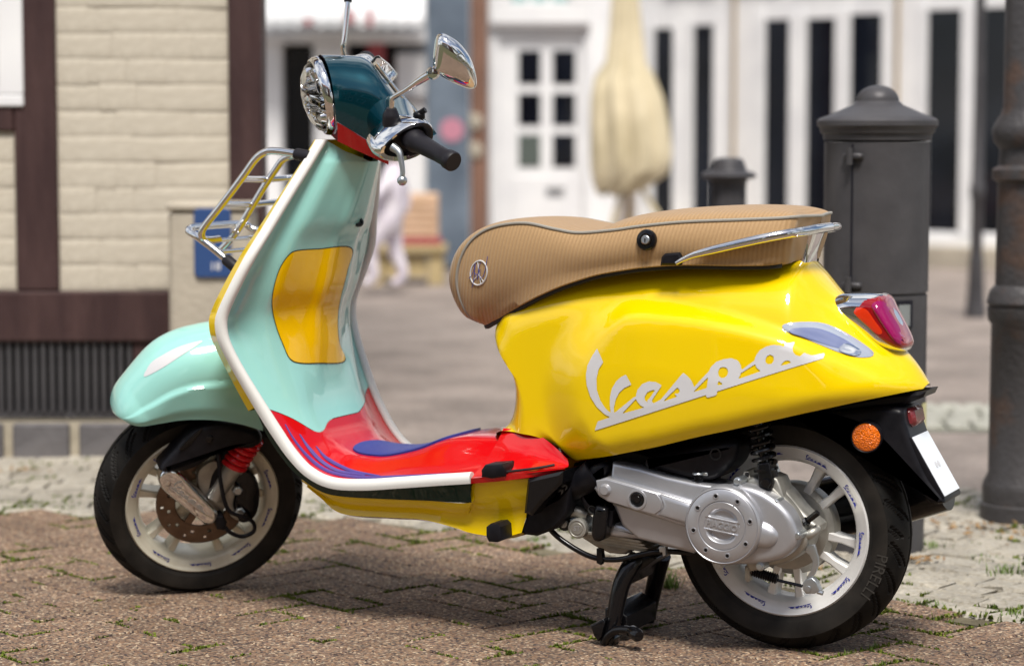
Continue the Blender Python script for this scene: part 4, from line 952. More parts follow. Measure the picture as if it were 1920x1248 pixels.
def shield_pt(s, y, off=0.):
    """y in [-1,1] across the width; folds the toe-board forward in the middle"""
    yl = -abs(y)
    fold = (1.5*D0*min(max((1+yl-.02)/.62, 0), 1)+(.030*math.exp(-((yl+.50)/.18)**2) if y < 0 else 0))*math.exp(-((s-s_split)/.11)**2)
    s2 = min(max(s+fold, 0), 1); e = Ept(s2); nd = ndir(s2)
    k_ = float(sec_d(s2, yl)); c_ = crown(s2)
    # neck: the very top narrows into the steering column
    p = V((e[0]+(c_[0]-e[0])*k_, 0, e[2]+(c_[2]-e[2])*k_))+nd*off
    p[1] = e[1]*(-yl) if y <= 0 else -e[1]*(-yl)
    return p
def smooth_rows(R, k=2):
    R = np.array(R)
    for _ in range(k): R[:, 1:-1] = .25*R[:, :-2]+.5*R[:, 1:-1]+.25*R[:, 2:]
    return R
ya = np.linspace(-1, 1, 73)
def shield_grid(s0, s1, n): return smooth_rows([[shield_pt(s, y) for y in ya] for s in np.linspace(s0, s1, n)], 1)
full = MB(); full.loft(shield_grid(0, 1, 170)); shield_bvh = full.bvh()
ins_mb = MB(); ins_mb.loft(shield_grid(0, s_split, 90)); inner_shield = ins_mb.build('inner_shield', 'mint', scooter, smooth=60)
fl_mb = MB(); fl_mb.loft(shield_grid(s_split+.0015, 1, 80)); floorboard = fl_mb.build('floorboard', 'red', scooter, smooth=60)
# collar of the neck under the headset
# white edge trim, left and right
def trim(sgn):
    mb = MB(); rows = []
    for s in np.linspace(0, float(sE[int(np.argmin(np.hypot(E3[:, 0]-GEND[0], E3[:, 2]-GEND[2])))]), 110):
        e = Ept(s); nd = ndir(s); yo = V((0, 1, 0)); e2 = V((e[0], e[1], e[2]))
        sec = [(-.009, -.012), (-.012, -.004), (-.012, .006), (-.006, .0125), (.004, .0145), (.013, .012), (.019, .006), (.019, .001), (.0, -.012)]
        r_ = [e2+yo*a*.72+nd*b_*.85 for a, b_ in sec]
        rows.append([(p[0], p[1]*sgn, p[2]) for p in r_])
    mb.loft(rows, True)
    o_ = len(mb.v)-len(rows)*9; mb.f += [tuple(o_+i for i in range(9)), tuple(o_+(len(rows)-1)*9+i for i in range(9))]; mb.mi += [0, 0]
    return mb.build('edge_trim', 'white', scooter, smooth=60)
trim(1); trim(-1)
# outer face of the shield (yellow), seen as a strip beyond the trim
def outer(s0, s1, n, dep, mat, name, lo_=-1.0):
    mb = MB(); rows = []
    for s in np.linspace(s0, s1, n):
        e = Ept(s); nd = ndir(s); r_ = []
        for y in np.linspace(-1, 1, 41):
            k = 1-abs(y)
            dp_ = dep*(.45+.55*smooth01(s/(s_split*.7))); d = dp_*min(k/.045, 1)+dep*.9*smooth01(k*1.2)
            r_.append((e[0]-nd[0]*(d+.006), e[1]*abs(y)*(1 if y < 0 else -1), e[2]-nd[2]*(d+.006)))
        rows.append(r_)
    mb.loft(rows); return mb.build(name, mat, scooter, smooth=60)
outer(0, s_split-.002, 70, .030, 'yellow', 'front_panel')
# nose of the steering column cover in front (yellow facet that shows at the elbow)
# dark green lower flank under the trim, then the yellow belly
s_green_end = float(sE[int(np.argmin(np.hypot(E3[:, 0]-GEND[0], E3[:, 2]-GEND[2])))])
grn_low = [(-1.0611,-0.236,0.4308),(-1.0443,-0.229,0.3872),(-1.0109,-0.223,0.339),(-0.9763,-0.219,0.3045),(-0.9322,-0.21,0.2764),(-0.8844,-0.208,0.2682),(-0.7886,-0.206,0.2686),(-0.6938,-0.205,0.2712),(-0.5963,-0.203,0.2739)]
GL_ = spline(grn_low, 60); s_list = np.linspace(s_split, s_green_end, 60); mb = MB(); rows = []
for s, g in zip(s_list, GL_):
    e = Ept(s); nd = ndir(s); rows.append([tuple(e+V((0, -.004, 0))-nd*.008), tuple((e+g)/2+V((0, -.004, 0))), tuple(g), (g[0], -.05, g[2]+.004)])
mb.loft(rows); mb.mirror(); mb.build('side_skirt', 'green', scooter, smooth=50)
bel_top = [(-0.9724,-0.215,0.2987),(-0.9344,-0.206,0.2758),(-0.886,-0.205,0.2677),(-0.7902,-0.203,0.2681),(-0.6958,-0.201,0.2705),(-0.5977,-0.2,0.2734),(-0.5926,-0.206,0.3096),(-0.536,-0.206,0.3194),(-0.4766,-0.193,0.3275)]
bel_low = [(-0.9724,-0.193,0.2804),(-0.9466,-0.184,0.2588),(-0.9024,-0.175,0.2274),(-0.8048,-0.175,0.2262),(-0.7207,-0.175,0.2274),(-0.6495,-0.175,0.2161),(-0.6084,-0.175,0.2071),(-0.5462,-0.171,0.2033),(-0.5045,-0.166,0.2139)]
BT = knots(bel_top, 8); BL_ = knots(bel_low, 8); mb = MB(); rows = []
for a, b_ in zip(BT, BL_):
    m_ = (a+b_)/2; rows.append([tuple(a), tuple(a*.7+b_*.3+V((0, -.002, 0))), tuple(m_+V((0, .012, 0))), tuple(a*.25+b_*.75+V((0, .012, 0))), tuple(b_), (b_[0]+.004, b_[1]+.02, b_[2]-.006), (b_[0], -.05, b_[2]+.0)])
mb.loft(rows); mb.mirror(); mb.build('belly_panel', 'yellow', scooter, smooth=50)
mb = MB(); mb.prism([(-0.4735,0.3276),(-0.3989,0.3477),(-0.4011,0.3236),(-0.4417,0.2844),(-0.4643,0.2567),(-0.4814,0.2608),(-0.478,0.2926)], -.10, -.21, .006); mb.build('side_cover', 'gloss', scooter)
mb = MB(); mb.prism([(-0.5116,0.2089),(-0.4955,0.2526),(-0.4291,0.2887),(-0.4007,0.3168),(-0.4063,0.2584),(-0.4347,0.2248),(-0.4747,0.2082)], .15, -.16, .006); mb.build('frame_cover', 'black', scooter)
# rubber stop on the belly, passenger peg on the floor edge and its slot
mb = MB(); mb.prism([(-0.5572,0.2301),(-0.548,0.2371),(-0.533,0.2391),(-0.525,0.2323),(-0.5227,0.206),(-0.533,0.201),(-0.5515,0.2008),(-0.5572,0.211)], -.17, -.222, .005, steps=2); mb.build('rubber_stop', 'black', scooter)
mb = MB(); mb.prism([(-0.5663,0.342),(-0.5583,0.353),(-0.5204,0.3573),(-0.5135,0.3471),(-0.5147,0.3324),(-0.5433,0.3265),(-0.5652,0.3283)], -.17, -.226, .006, steps=2); mb.build('passenger_peg', 'black', scooter)
mb = MB(); mb.tube([(-0.5147,-0.215,0.3408),(-0.4635,-0.202,0.3484),(-0.4243,-0.188,0.3562)], .0028, 6, res=14); mb.build('peg_slot', 'black', scooter)
# red flank of the floor behind the peg
mb = MB(); rows = []
for a, b_ in zip(knots([(-0.5869,-0.223,0.3249),(-0.5151,-0.214,0.3354),(-0.4548,-0.196,0.3439),(-0.4064,-0.177,0.3505)], 8), knots([(-0.5892,-0.218,0.3135),(-0.5165,-0.211,0.3233),(-0.4557,-0.194,0.3331),(-0.4054,-0.174,0.3418)], 8)):
    rows.append([tuple(a+V((0, .012, .003))), tuple(a+V((0, -.003, 0))), tuple(b_+V((0, -.003, 0))), tuple(b_+V((0, .03, -.002)))])
mb.loft(rows); mb.build('floor_edge', 'red', scooter, smooth=50); mb.v = [(x, -y, z) for x, y, z in mb.v]; mb.build('floor_edge', 'red', scooter, smooth=50)
# red flank between the yellow body and the floor edge
fa = spline([(x, -w-.001, z+.004) for (x, z), w in zip(low[:5], (.100, .112, .128, .146, .160))], 24)
fb = spline([(-0.5911,-0.214,0.3256),(-0.5289,-0.209,0.3339),(-0.4801,-0.203,0.3412),(-0.4322,-0.196,0.3484),(-0.4009,-0.19,0.3525)], 24); mb = MB(); rows = []
for a, b_ in zip(fa, fb):
    rows.append([tuple(a*(1-t)+b_*t+V((0, .010*math.sin(PI*t), -.006*math.sin(PI*t)))) for t in np.linspace(0, 1, 10)])
for sg_ in (1, -1):
    mm = MB(); mm.loft([[(p[0], p[1]*sg_, p[2]) for p in r] for r in rows]); mm.build('floor_flank', 'red', scooter, smooth=60)
# red fillet between floor and the yellow body, under the saddle
# floor rubber: centre mat and three violet strips on each side
def on_floor(x, y, off=0.):
    h = shield_bvh.ray_cast(Vector((x, y, .46)), Vector((0, 0, -1)))
    if h[0] is None: return None
    nn_ = h[1] if h[1].z > 0 else -h[1]
    return tuple(h[0]+nn_*off)
mo = [(-.945, 0), (-.940, -.045), (-.928, -.072), (-.89, -.086), (-.82, -.090), (-.74, -.086), (-.700, -.065), (-.688, 0), (-.700, .065), (-.74, .086), (-.82, .090), (-.89, .086), (-.928, .072), (-.940, .045)]
fmat = patch('floor_mat', mo, 'mat', floorboard, on_floor, .004, .001, rings=14, n=90, bevel_in=1)
VD = Vector((-0.4726,0.8707,-0.1358))
def on_view(x, z, off=0.):
    o_ = Vector((x, -.5, z)); h = shield_bvh.ray_cast(o_-VD*.3, VD)
    return tuple(h[0]-VD*off) if h[0] is not None else None
for st in ([(-0.855,0.454),(-0.8356,0.4245),(-0.807,0.3934),(-0.7728,0.3689),(-0.7329,0.3571),(-0.6708,0.3537),(-0.5926,0.3604),(-0.5265,0.3683),(-0.4807,0.374)], [(-0.8216,0.4354),(-0.8011,0.408),(-0.7727,0.3821),(-0.7329,0.3641),(-0.6708,0.3587)], [(-0.7839,0.413),(-0.7612,0.3899),(-0.7272,0.3736),(-0.691,0.3636),(-0.6371,0.3597)]):
    pth = [on_view(x, z, .0005) for x, z in spline(st, 40)]; pth = [p for p in pth if p]
    for sg_ in (1,):
        mb = MB(); mb.tube([(p[0], p[1]*sg_, p[2]) for p in pth], [.0015, .0052, .0052, .0045, .002], 8); mb.build('floor_strip', 'purple', floorboard)
VD = Vector((-0.4822,0.8731,-0.0724))
# glovebox door on the column, with a darker gap round it
gb = [(-0.8796,0.6717),(-0.8758,0.7072),(-0.8615,0.748),(-0.8405,0.7767),(-0.8198,0.7872),(-0.7695,0.7932),(-0.6928,0.7997),(-0.7021,0.7518),(-0.7194,0.6915),(-0.7253,0.6513),(-0.7222,0.6014),(-0.7089,0.5608),(-0.7713,0.5572),(-0.8171,0.5574),(-0.8401,0.5666),(-0.856,0.5964),(-0.8707,0.6314)]
M['gap'] = material('panel_gap', (.02, .02, .02), .6)
gc = np.array(gb).mean(0)
patch('door_gap', [tuple(gc+(np.array(p)-gc)*1.018) for p in gb], 'gap', inner_shield, on_view, .0012, 0, rings=16, n=140)
def lin_proj(a, b_, off): return on_view(a, b_, off)
def patch_poly(name, outline, mat, parent, **kw): return patch(name, outline, mat, parent, on_view, .003, .0025, rings=24, n=160, **kw)
patch_poly('glovebox_door', gb, 'yellow2', inner_shield)
# ignition lock and hook at the top of the column
lk = on_view(*(-0.6746,0.8544))
if lk:
    mb = MB(); mb.lathe([(.010, -.002), (.010, .004), (.006, .005), (.004, .001), (.0, .001)], lk, (.75, -.6, .25), 20); mb.build('ignition_lock', 'gloss', inner_shield)
# ---- neck collar (mint) right under the headset
# ---- saddle
P_ = [(-0.6379,-0.06,0.6147),(-0.6535,-0.09,0.6326),(-0.6701,-0.1,0.6715),(-0.6721,-0.108,0.7127),(-0.6557,-0.115,0.7583),(-0.6251,-0.12,0.7933),(-0.5775,-0.127,0.8145),(-0.5104,-0.135,0.8222),(-0.4435,-0.145,0.8122),(-0.3907,-0.15,0.806),(-0.3163,-0.155,0.8127),(-0.2606,-0.157,0.8209),(-0.1738,-0.157,0.8304),(-0.0696,-0.15,0.8359),(0.0043,-0.135,0.8395),(0.0371,-0.11,0.8422),(0.0413,-0.07,0.8419)]
Bs = [(-0.6332,-0.065,0.6131),(-0.6203,-0.08,0.6168),(-0.6016,-0.095,0.6249),(-0.576,-0.11,0.6354),(-0.546,-0.125,0.6501),(-0.5082,-0.14,0.6681),(-0.4695,-0.15,0.6856),(-0.4268,-0.157,0.7029),(-0.3863,-0.16,0.7165),(-0.346,-0.163,0.7281),(-0.2955,-0.165,0.7376),(-0.2462,-0.165,0.7449),(-0.1711,-0.163,0.7507),(-0.0718,-0.157,0.7516),(-0.009,-0.14,0.7532),(0.017,-0.11,0.7573),(0.019,-0.07,0.7604)]
Cz = [(-0.3783,0.0,0.8142),(-0.3158,0.0,0.8374),(-0.2204,0.0,0.8524),(-0.1048,0.0,0.8602),(-0.0235,0.0,0.8602),(0.0141,0.0,0.8556),(0.0291,0.0,0.8445)]
Pn = np.array(P_); Cs = Pn.copy(); Cs[:, 1] = 0
Cs[:10] += V([(-.02, 0, 0), (-.035, 0, 0), (-.042, 0, 0), (-.046, 0, .002), (-.040, 0, .008), (-.022, 0, .012), (-.004, 0, .012), (0, 0, .008), (0, 0, .008), (0, 0, .004)])
Cs[10:] = Cz; Cs[:, 1] = 0
Bn_ = np.array(Bs)
Pn = np.vstack([Pn, [Pn[-1][0]+.012, 0, Pn[-1][2]-.001]]); Bn_ = np.vstack([Bn_, [Bn_[-1][0]+.012, 0, Bn_[-1][2]+.002]]); Cs = np.vstack([Cs, [Pn[-1][0], 0, Pn[-1][2]+.002]])
Pk, Bk, Ck = knots(Pn, 8), knots(Bn_, 8), knots(Cs, 8)
NSs = len(Pk); top = MB(); side = MB(); rt = []; rsd = []; pip = []
Pk[:, 1] = np.minimum(Pk[:, 1], 0); Bk[:, 1] = np.minimum(Bk[:, 1], 0)
for i in range(NSs):
    p, b_, c = Pk[i], Bk[i], Ck[i]; r1 = []
    for a in np.linspace(0, 1, 12):
        t_ = a*PI/2; ky = math.sin(t_)**.85; kz = math.cos(t_)**.8 if a < 1 else 0
        r1.append((c[0]+(p[0]-c[0])*a**1.6, p[1]*ky, p[2]+(c[2]-p[2])*kz))
    rt.append(r1); r2 = []
    blg = .012*min(1, np.linalg.norm(p-b_)/.05)
    for a in np.linspace(0, 1, 12):
        q = p*(1-a)+b_*a; q = q+V((0, -blg*math.sin(PI*min(a*1.15, 1))**.8*(1 if p[1] < -.03 else .2), 0)); r2.append(tuple(q))
    q = np.array(r2[-1]); r2.append((q[0], q[1]+.012 if q[1] < -.012 else q[1], q[2]-.004)); rsd.append(r2); pip.append((p[0], p[1]-.001, p[2]+.001))
side.loft(rsd); side_bvh = side.bvh(); side.mirror(); saddle = side.build('saddle', 'seat', scooter, smooth=70, weld=.0004)
top.loft(rt); top.mirror(); top.build('saddle_top', 'seat', saddle, smooth=70, weld=.0004)
mb = MB(); mb.tube(pip[3:], .0031, 8); mb.mirror(); mb.build('piping', 'plaster', saddle)
def on_saddle(x, z, off=0.):
    h = side_bvh.ray_cast(Vector((x, -1, z)), Vector((0, 1, 0))); return (x, h[0].y-off, z) if h[0] is not None else None
# saddle lock with rubber ring
cx, cz = (-0.2399,0.7962); cy = on_saddle(cx, cz)[1]
mb = MB(); mb.lathe([(.020, 0), (.0205, .006), (.0185, .0095), (.012, .0105), (.011, .008)], (cx, cy+.001, cz), (0, -1, .12), 36); lk_ = mb.build('saddle_lock', 'gloss', saddle)
mb = MB(); mb.lathe([(.0085, .004), (.0085, .0115), (.007, .0128), (0, .0128)], (cx, cy, cz), (0, -1, .12), 28); mb.build('lock_barrel', 'steel', lk_)
mb = MB(); mb.box((cx, cy-.0133, cz), (.002, .0015, .008)); mb.build('key_slot', 'gap', lk_, smooth=0)
# embroidered badge: ring with a monogram
bc = (-0.6134,0.7223); mb = MB(); ring = [on_saddle(bc[0]+.0205*math.cos(t)+.004*math.sin(t), bc[1]+.0245*math.sin(t), .0008) for t in np.linspace(0, 2*PI, 49)[:-1]]
ring = [p for p in ring if p]; mb.tube(ring, .0016, 6, closed=True)
for a, b_ in (((-.002, .022), (.004, -.022)), ((0, -.004), (-.014, -.016)), ((0, -.004), (.012, -.018))):
    pp = [on_saddle(bc[0]+a[0]+(b_[0]-a[0])*t, bc[1]+a[1]+(b_[1]-a[1])*t, .0006) for t in np.linspace(0, 1, 8)]
    if all(pp): mb.tube(pp, .0012, 6)
badge = mb.build('badge', 'decal', saddle)
mb = MB()
for stroke in ([(-.024, -.012), (-.016, -.004), (-.010, .010), (-.007, .018)], [(-.007, .018), (-.010, -.002), (-.014, -.022), (-.018, -.030)], [(-.010, 0), (-.002, -.004), (.004, .008), (.004, -.010), (.012, -.006)], [(.012, -.006), (.018, .010), (.023, .034)], [(-.003, -.014), (.002, .012), (.006, .020)]):
    pp = [on_saddle(bc[0]+a, bc[1]+b_, .0022) for a, b_ in spline(stroke, 14)]; pp = [p for p in pp if p]
    if len(pp) > 3: mb.tube(pp, .0006, 5)
mb.build('monogram', 'blueink', badge)
# dark under-edge of the saddle and the black catch under the grab rail
mb = MB(); mb.tube([(p[0], p[1]+.012, p[2]-.004) for p in Bk[2:-20]], .006, 6); mb.mirror(); mb.build('saddle_base', 'gap', saddle)
mb = MB(); mb.prism([(-0.2128,0.749),(-0.2107,0.7643),(-0.2032,0.7716),(-0.1741,0.7743),(-0.1697,0.7652),(-0.1718,0.75)], -.12, -.176, .004); mb.build('hinge_cover', 'black', saddle)
# ---- chrome grab rail
rail = [(-0.1793,-0.176,0.7542),(-0.1604,-0.178,0.7638),(-0.1337,-0.178,0.7735),(-0.0617,-0.172,0.7917),(-0.0081,-0.16,0.8043),(0.0327,-0.135,0.813),(0.052,-0.1,0.816)]
rail = rail + [(rail[-1][0]+.012, -.06, rail[-1][2]+.003), (rail[-1][0]+.017, 0, rail[-1][2]+.004)]
mb = MB(); mb.tube(spline(rail, 60), [.004, .0085, .0092, .0092, .0092, .0092], 16); mb.mirror(); grab = mb.build('grab_rail', 'chrome', scooter, weld=.001)
mb = MB(); rows = []
for px, w, t in (((0.0402,0.0,0.8067), .040, .011), ((0.034,0.0,0.7892), .036, .011), ((0.0257,0.0,0.7653), .036, .012), ((0.0217,0.0,0.7426), .046, .014), ((0.0176,0.0,0.724), .054, .017)):
    rows.append([(px[0]+t*math.copysign(abs(math.cos(a))**.6, math.cos(a)), w*math.copysign(abs(math.sin(a))**.6, math.sin(a)), px[2]+.3*t*math.cos(a)) for a in np.linspace(0, 2*PI, 32, endpoint=False)])
mb.loft(rows, True); mb.build('rail_bracket', 'chrome', grab)
# ---- tail light: chrome cup, red lens, magenta window
tl = [(0.0678,0.6707),(0.0751,0.6842),(0.0992,0.6941),(0.1358,0.6971),(0.167,0.697),(0.1827,0.6914),(0.1964,0.6675),(0.2144,0.6357),(0.2271,0.6078),(0.2284,0.5927),(0.2182,0.5853),(0.2017,0.5846),(0.184,0.5911),(0.1525,0.6133),(0.1156,0.6375),(0.0838,0.6559)]
def inflate(poly, w, n_=2.2, r=.03, yc=0., inset=0.):
    O = spline(poly, 90, True); c = O.mean(0); rows = []
    for k in range(15):
        t_ = k/14; s_ = math.cos(t_*PI/2)**(2/n_) if t_ < 1 else .02
        q = c+(O-c)*max(math.cos(t_*PI/2), .0)**.42
        rows.append([(a, yc-w*math.sin(t_*PI/2)**.8, b_) for a, b_ in q])
    return rows
mb = MB(); mb.loft(inflate(tl, .060), True); mb.mirror(); tail = mb.build('tail_light', 'chrome', scooter, smooth=80)
tl2 = [(0.111,0.6679),(0.1171,0.6834),(0.141,0.6952),(0.1691,0.696),(0.1837,0.6904),(0.1964,0.6675),(0.2144,0.6357),(0.2282,0.6079),(0.2294,0.5958),(0.2202,0.5894),(0.2036,0.5918),(0.1786,0.6061),(0.1491,0.6335),(0.1238,0.653)]
mb = MB(); mb.loft(inflate(tl2, .0615), True); mb.mirror(); lens_r = mb.build('red_lens', 'taillens', tail, smooth=80)
tl4 = [(0.1302,0.6675),(0.1406,0.6719),(0.1603,0.6684),(0.1761,0.6488),(0.1918,0.6271),(0.1816,0.6227),(0.1607,0.6382),(0.1408,0.6557)]
def on_lens(bv, off):
    def f_(x, z, o=0.):
        h = bv.ray_cast(Vector((x, -1, z)), Vector((0, 1, 0))); return (x, h[0].y-o, z) if h[0] is not None else None
    return f_
lensb = mb.bvh()
patch('amber_segment', tl4, 'orangelens', tail, on_lens(lensb, 0), .0008, .0005, rings=5, n=40)
tl3 = [(0.1698,0.6761),(0.179,0.6845),(0.1883,0.6817),(0.2009,0.664),(0.2188,0.6343),(0.2294,0.6116),(0.2254,0.6044),(0.215,0.609),(0.1972,0.6326),(0.1814,0.6553)]
patch('magenta_window', tl3, 'magenta', tail, on_lens(lensb, 0), .0012, .004, rings=6, n=50)

# ------------------------------------------------------------------ wheels
M['sidewallr'] = noisy(material('tyre_sidewall', (.02, .018, .016), .55, spec=.22), (.012, .011, .010), (.024, .021, .018), 20, 5, .1, 300, rough=(.45, .6), bdist=.001)
def rotm(ax, a): return Matrix.Rotation(a, 4, ax)
SCRIPT_V, SCRIPT_F = shape_mesh([[(c/1400, -d/1400) for c, d in q] for q in LOGO], [], .011)
_sv = np.array(SCRIPT_V); SCRIPT_V = [tuple(p) for p in (_sv-(_sv.max(0)+_sv.min(0))/2)@np.array([[.966, .258], [-.258, .966]]).T*np.array((1, .8))]
def wheel(name, c, R, tyre_w, rim_mat, phase, front, matrix=None, nletters=10, letter_phase=0.):
    cx, cy, cz = c
    rim = MB(); Rr = .167; hw = tyre_w*.40
    prof = [(Rr-.005, -hw+.010), (Rr, -hw+.001), (Rr-.003, -hw-.002), (Rr-.008, -hw), (Rr-.012, -hw+.003), (Rr-.024, -hw+.005), (Rr-.028, -hw+.010), (Rr-.034, -hw*.35), (Rr-.033, hw*.2), (Rr-.030, hw-.006), (Rr-.006, hw), (Rr, hw-.001), (Rr-.005, hw-.010)]
    rim.lathe(prof, (0, 0, 0), (0, 1, 0), 96)
    o = rim.build('front_wheel' if front else 'rear_wheel', rim_mat, scooter, smooth=50)
    o.matrix_basis = (matrix or Matrix()) @ Matrix.Translation(c)
    # tyre with cut tread
    ty = MB(); na = 620; hw2 = tyre_w/2
    prof = [(Rr-.010, -hw+.006), (Rr+.004, -hw-.001), (Rr+.012, -hw-.007)]
    sw = R-Rr
    for t in np.linspace(.12, .5, 8): prof.append((Rr+sw*(t*1.15), -hw2*(.86+.14*math.sin(min(t/.5, 1)*PI/2))))
    for y in np.linspace(-1, 1, 41): prof.append((Rr+sw*(1-.42*abs(y)**2.3), hw2*.985*y))
    for t in np.linspace(.5, .12, 8): prof.append((Rr+sw*(t*1.15), hw2*(.86+.14*math.sin(min(t/.5, 1)*PI/2))))
    prof += [(Rr+.012, hw+.007), (Rr+.004, hw+.001), (Rr-.010, hw-.006)]
    rows = []
    for r, y in prof:
        row = []
        for i in range(na):
            a = 2*PI*i/na; rr = r
            if r > Rr+sw*.56:
                u = a*R/.058; ay = abs(y)/hw2; sgn = 1 if y > 0 else -1
                ph = (u+sgn*.25-ay*1.25) % 1.
                if ph < .12 and .16 < ay < .93: rr -= .0055
                ph2 = (u+sgn*.25+.5-ay*1.6) % 1.
                if ph2 < .09 and .45 < ay < .95: rr -= .0045
                if ay < .05: rr -= .0025
            row.append((rr*math.cos(a), y, rr*math.sin(a)))
        rows.append(row)
    ty.loft(rows, True); ty.mi = [1 if (k//na) < 10 or (k//na) >= 52 else 0 for k in range(len(ty.f))]; tyre = ty.build('tyre', ['tyre', 'sidewallr'], o, smooth=28)
    # five pairs of spokes and the hub
    for k in range(5):
        for dv in (-1, 1):
            a = phase+k*2*PI/5+dv*math.radians(12.5); sp = MB(); rows = []
            for r, w, y0, y1 in ((.040, .026, -.014, .022), (.075, .020, -.016, .018), (.105, .0150, -.016, .014), (.137, .021, -.018, .012)):
                sec = [(-w/2, y0), (-w/2+.003, y0-.004), (w/2-.003, y0-.004), (w/2, y0), (w/2, y1), (-w/2, y1)]
                a2 = a+dv*(.04*(.13-r)/.09); rd = V((math.cos(a2), 0, math.sin(a2))); tn = V((-math.sin(a2), 0, math.cos(a2)))
                rows.append([rd*r+tn*p+V((0, q_, 0)) for p, q_ in sec])
            sp.loft(rows, True); sp.build('spoke', rim_mat, o, smooth=35)
    hb = MB(); hb.lathe([(.0, -.03), (.03, -.03), (.034, -.026), (.044, -.02), (.046, .03), (.0, .03)], (0, 0, 0), (0, 1, 0), 48); hb.build('hub', rim_mat, o)
    # blue script round the rim
    ymid = -hw+.0030; rl = Rr-.0180; lt = MB()
    for k in range(nletters):
        a = letter_phase+k*2*PI/nletters
        for_v = []
        for (x, y) in SCRIPT_V:
            sc_ = .048; ang = a-x*sc_/rl; rr = rl+y*sc_*.95*.9
            for_v.append((rr*math.cos(ang), ymid-.0012, rr*math.sin(ang)))
        m_ = MB(); m_.add(for_v, SCRIPT_F); m_.build('rim_lettering', 'blueink', o, smooth=0)
    return o, tyre
rear_wheel, rear_tyre = wheel('rear', (0, 0, .234), .236, .118, 'rimw', math.radians(-21), False, None, 10, math.radians(30))
front_wheel, front_tyre = wheel('front', (-1.3422, 0, .2211), .2275, .106, 'rimc', math.radians(8), True, STEERED, 10, math.radians(12))
# raised maker lettering on the near sidewall of the rear tyre
v, f = text_mesh('PIRELLI', .030); mb = MB(); pts = []
for x, y, z in v:
    a = math.radians(-22)-x/.198*1.0; rr = .1985+y*1.05; pts.append((rr*math.cos(a), -.0592-.0004, rr*math.sin(a)))
M['sidewall'] = material('sidewall_lettering', (.040, .037, .033), .5)
mb.add(pts, f); mb.build('sidewall_lettering', 'sidewall', rear_tyre, smooth=0)
# front brake disc with holes, caliper, hub cover
FC = V((-1.3422, 0, .2211)); FM = STEERED @ Matrix.Translation(FC)
FI = Matrix.Translation(-FC)      # children of the wheel are placed in its own frame
mb = MB(); hol = [(.088, 0.), (.074, .17)]
na = 180; n_r = 14; rr_ = np.linspace(.058, .100, n_r)
keep = []
for i in range(n_r-1):
    for j in range(na):
        rc = (rr_[i]+rr_[i+1])/2; a = 2*PI*(j+.5)/na; bad = False
        for hr, ho in hol:
            da = ((a-ho+PI/12) % (PI/6))-PI/12
            if (rc-hr)**2+(hr*da)**2 < .0042**2: bad = True
        if not bad:
            p = [(rr_[i], j), (rr_[i+1], j), (rr_[i+1], j+1), (rr_[i], j+1)]
            mb.add([(r*math.cos(2*PI*k/na), -.034, r*math.sin(2*PI*k/na)) for r, k in p], [(0, 1, 2, 3)])
disc = mb.build('brake_disc', 'disc', front_wheel, solid=.004)
for k in range(5):
    mb = MB(); a = k*2*PI/5+.3; mb.prism([(.03*math.cos(a-.3), .03*math.sin(a-.3)), (.062*math.cos(a-.14), .062*math.sin(a-.14)), (.062*math.cos(a+.14), .062*math.sin(a+.14)), (.03*math.cos(a+.3), .03*math.sin(a+.3))], -.030, -.034, .001); mb.build('disc_arm', 'disc', disc)
def SP(name, poly, y0, y1, ch, mat, parent=None, n=0, **kw):
    mb = MB(); mb.prism(spline(poly, n, True) if n else poly, y0, y1, ch, steps=kw.pop('steps', 2)); return mb.build(name, mat, parent or scooter, matrix=None if parent else STEERED, **kw)
# ---- front suspension: chrome link cover with script, black shroud, red spring, damper, caliper
arm = SP('link_cover', [(-1.4368,0.3088),(-1.4319,0.3271),(-1.4197,0.3376),(-1.4029,0.3346),(-1.3891,0.322),(-1.327,0.2312),(-1.3178,0.2139),(-1.3202,0.1975),(-1.3323,0.1893),(-1.3483,0.1936),(-1.3612,0.2064),(-1.4243,0.2811)], -.052, -.088, .011, 'chrome', None, 60, steps=4)
ap, aq = (-1.414,-0.0885,0.3027), (-1.3458,-0.0885,0.2209); aa = math.atan2(aq[2]-ap[2], aq[0]-ap[0]); al = math.hypot(aq[0]-ap[0], aq[2]-ap[2])
mb = MB(); mb.add([((ap[0]+aq[0])/2+(x*math.cos(aa)-y*math.sin(aa))*al*.95, -.0884, (ap[2]+aq[2])/2+(x*math.sin(aa)+y*math.cos(aa))*al*.95) for x, y in SCRIPT_V], SCRIPT_F); mb.build('cover_lettering', 'steel', arm, smooth=0, solid=.001)
shroud = SP('fork_shroud', [(-1.4339,0.3377),(-1.4233,0.3561),(-1.3938,0.3851),(-1.3665,0.4144),(-1.3428,0.4268),(-1.2994,0.4282),(-1.2545,0.4155),(-1.2188,0.3968),(-1.2113,0.3701),(-1.2354,0.3564),(-1.2698,0.3599),(-1.3163,0.3527),(-1.3496,0.3356),(-1.3811,0.3284),(-1.4116,0.3312)], -.03, -.095, .016, 'black', None, 80, steps=4)
SP('shroud_recess', [(-1.3917,0.3856),(-1.3734,0.4025),(-1.3493,0.421),(-1.3352,0.4286),(-1.3478,0.4119),(-1.365,0.3936),(-1.3816,0.3838)], -.094, -.0965, .001, 'gloss', shroud, 30)
mb = MB(); p = (-1.3248,-0.095,0.3992); mb.lathe([(.0, .003), (.005, .003), (.0085, .001), (.009, -.001)], (p[0], -.095, p[2]), (0, -1, 0), 20); mb.build('shroud_screw', 'gloss', shroud)
fork = MB(); f0, f1 = V((-1.2443,-0.045,0.3895)), V((-1.3187,-0.06,0.1973))
sA, sB = V((-1.2358,-0.055,0.3571)), V((-1.2716,-0.055,0.3069))
dirs = (sB-sA)/np.linalg.norm(sB-sA)
cv = []
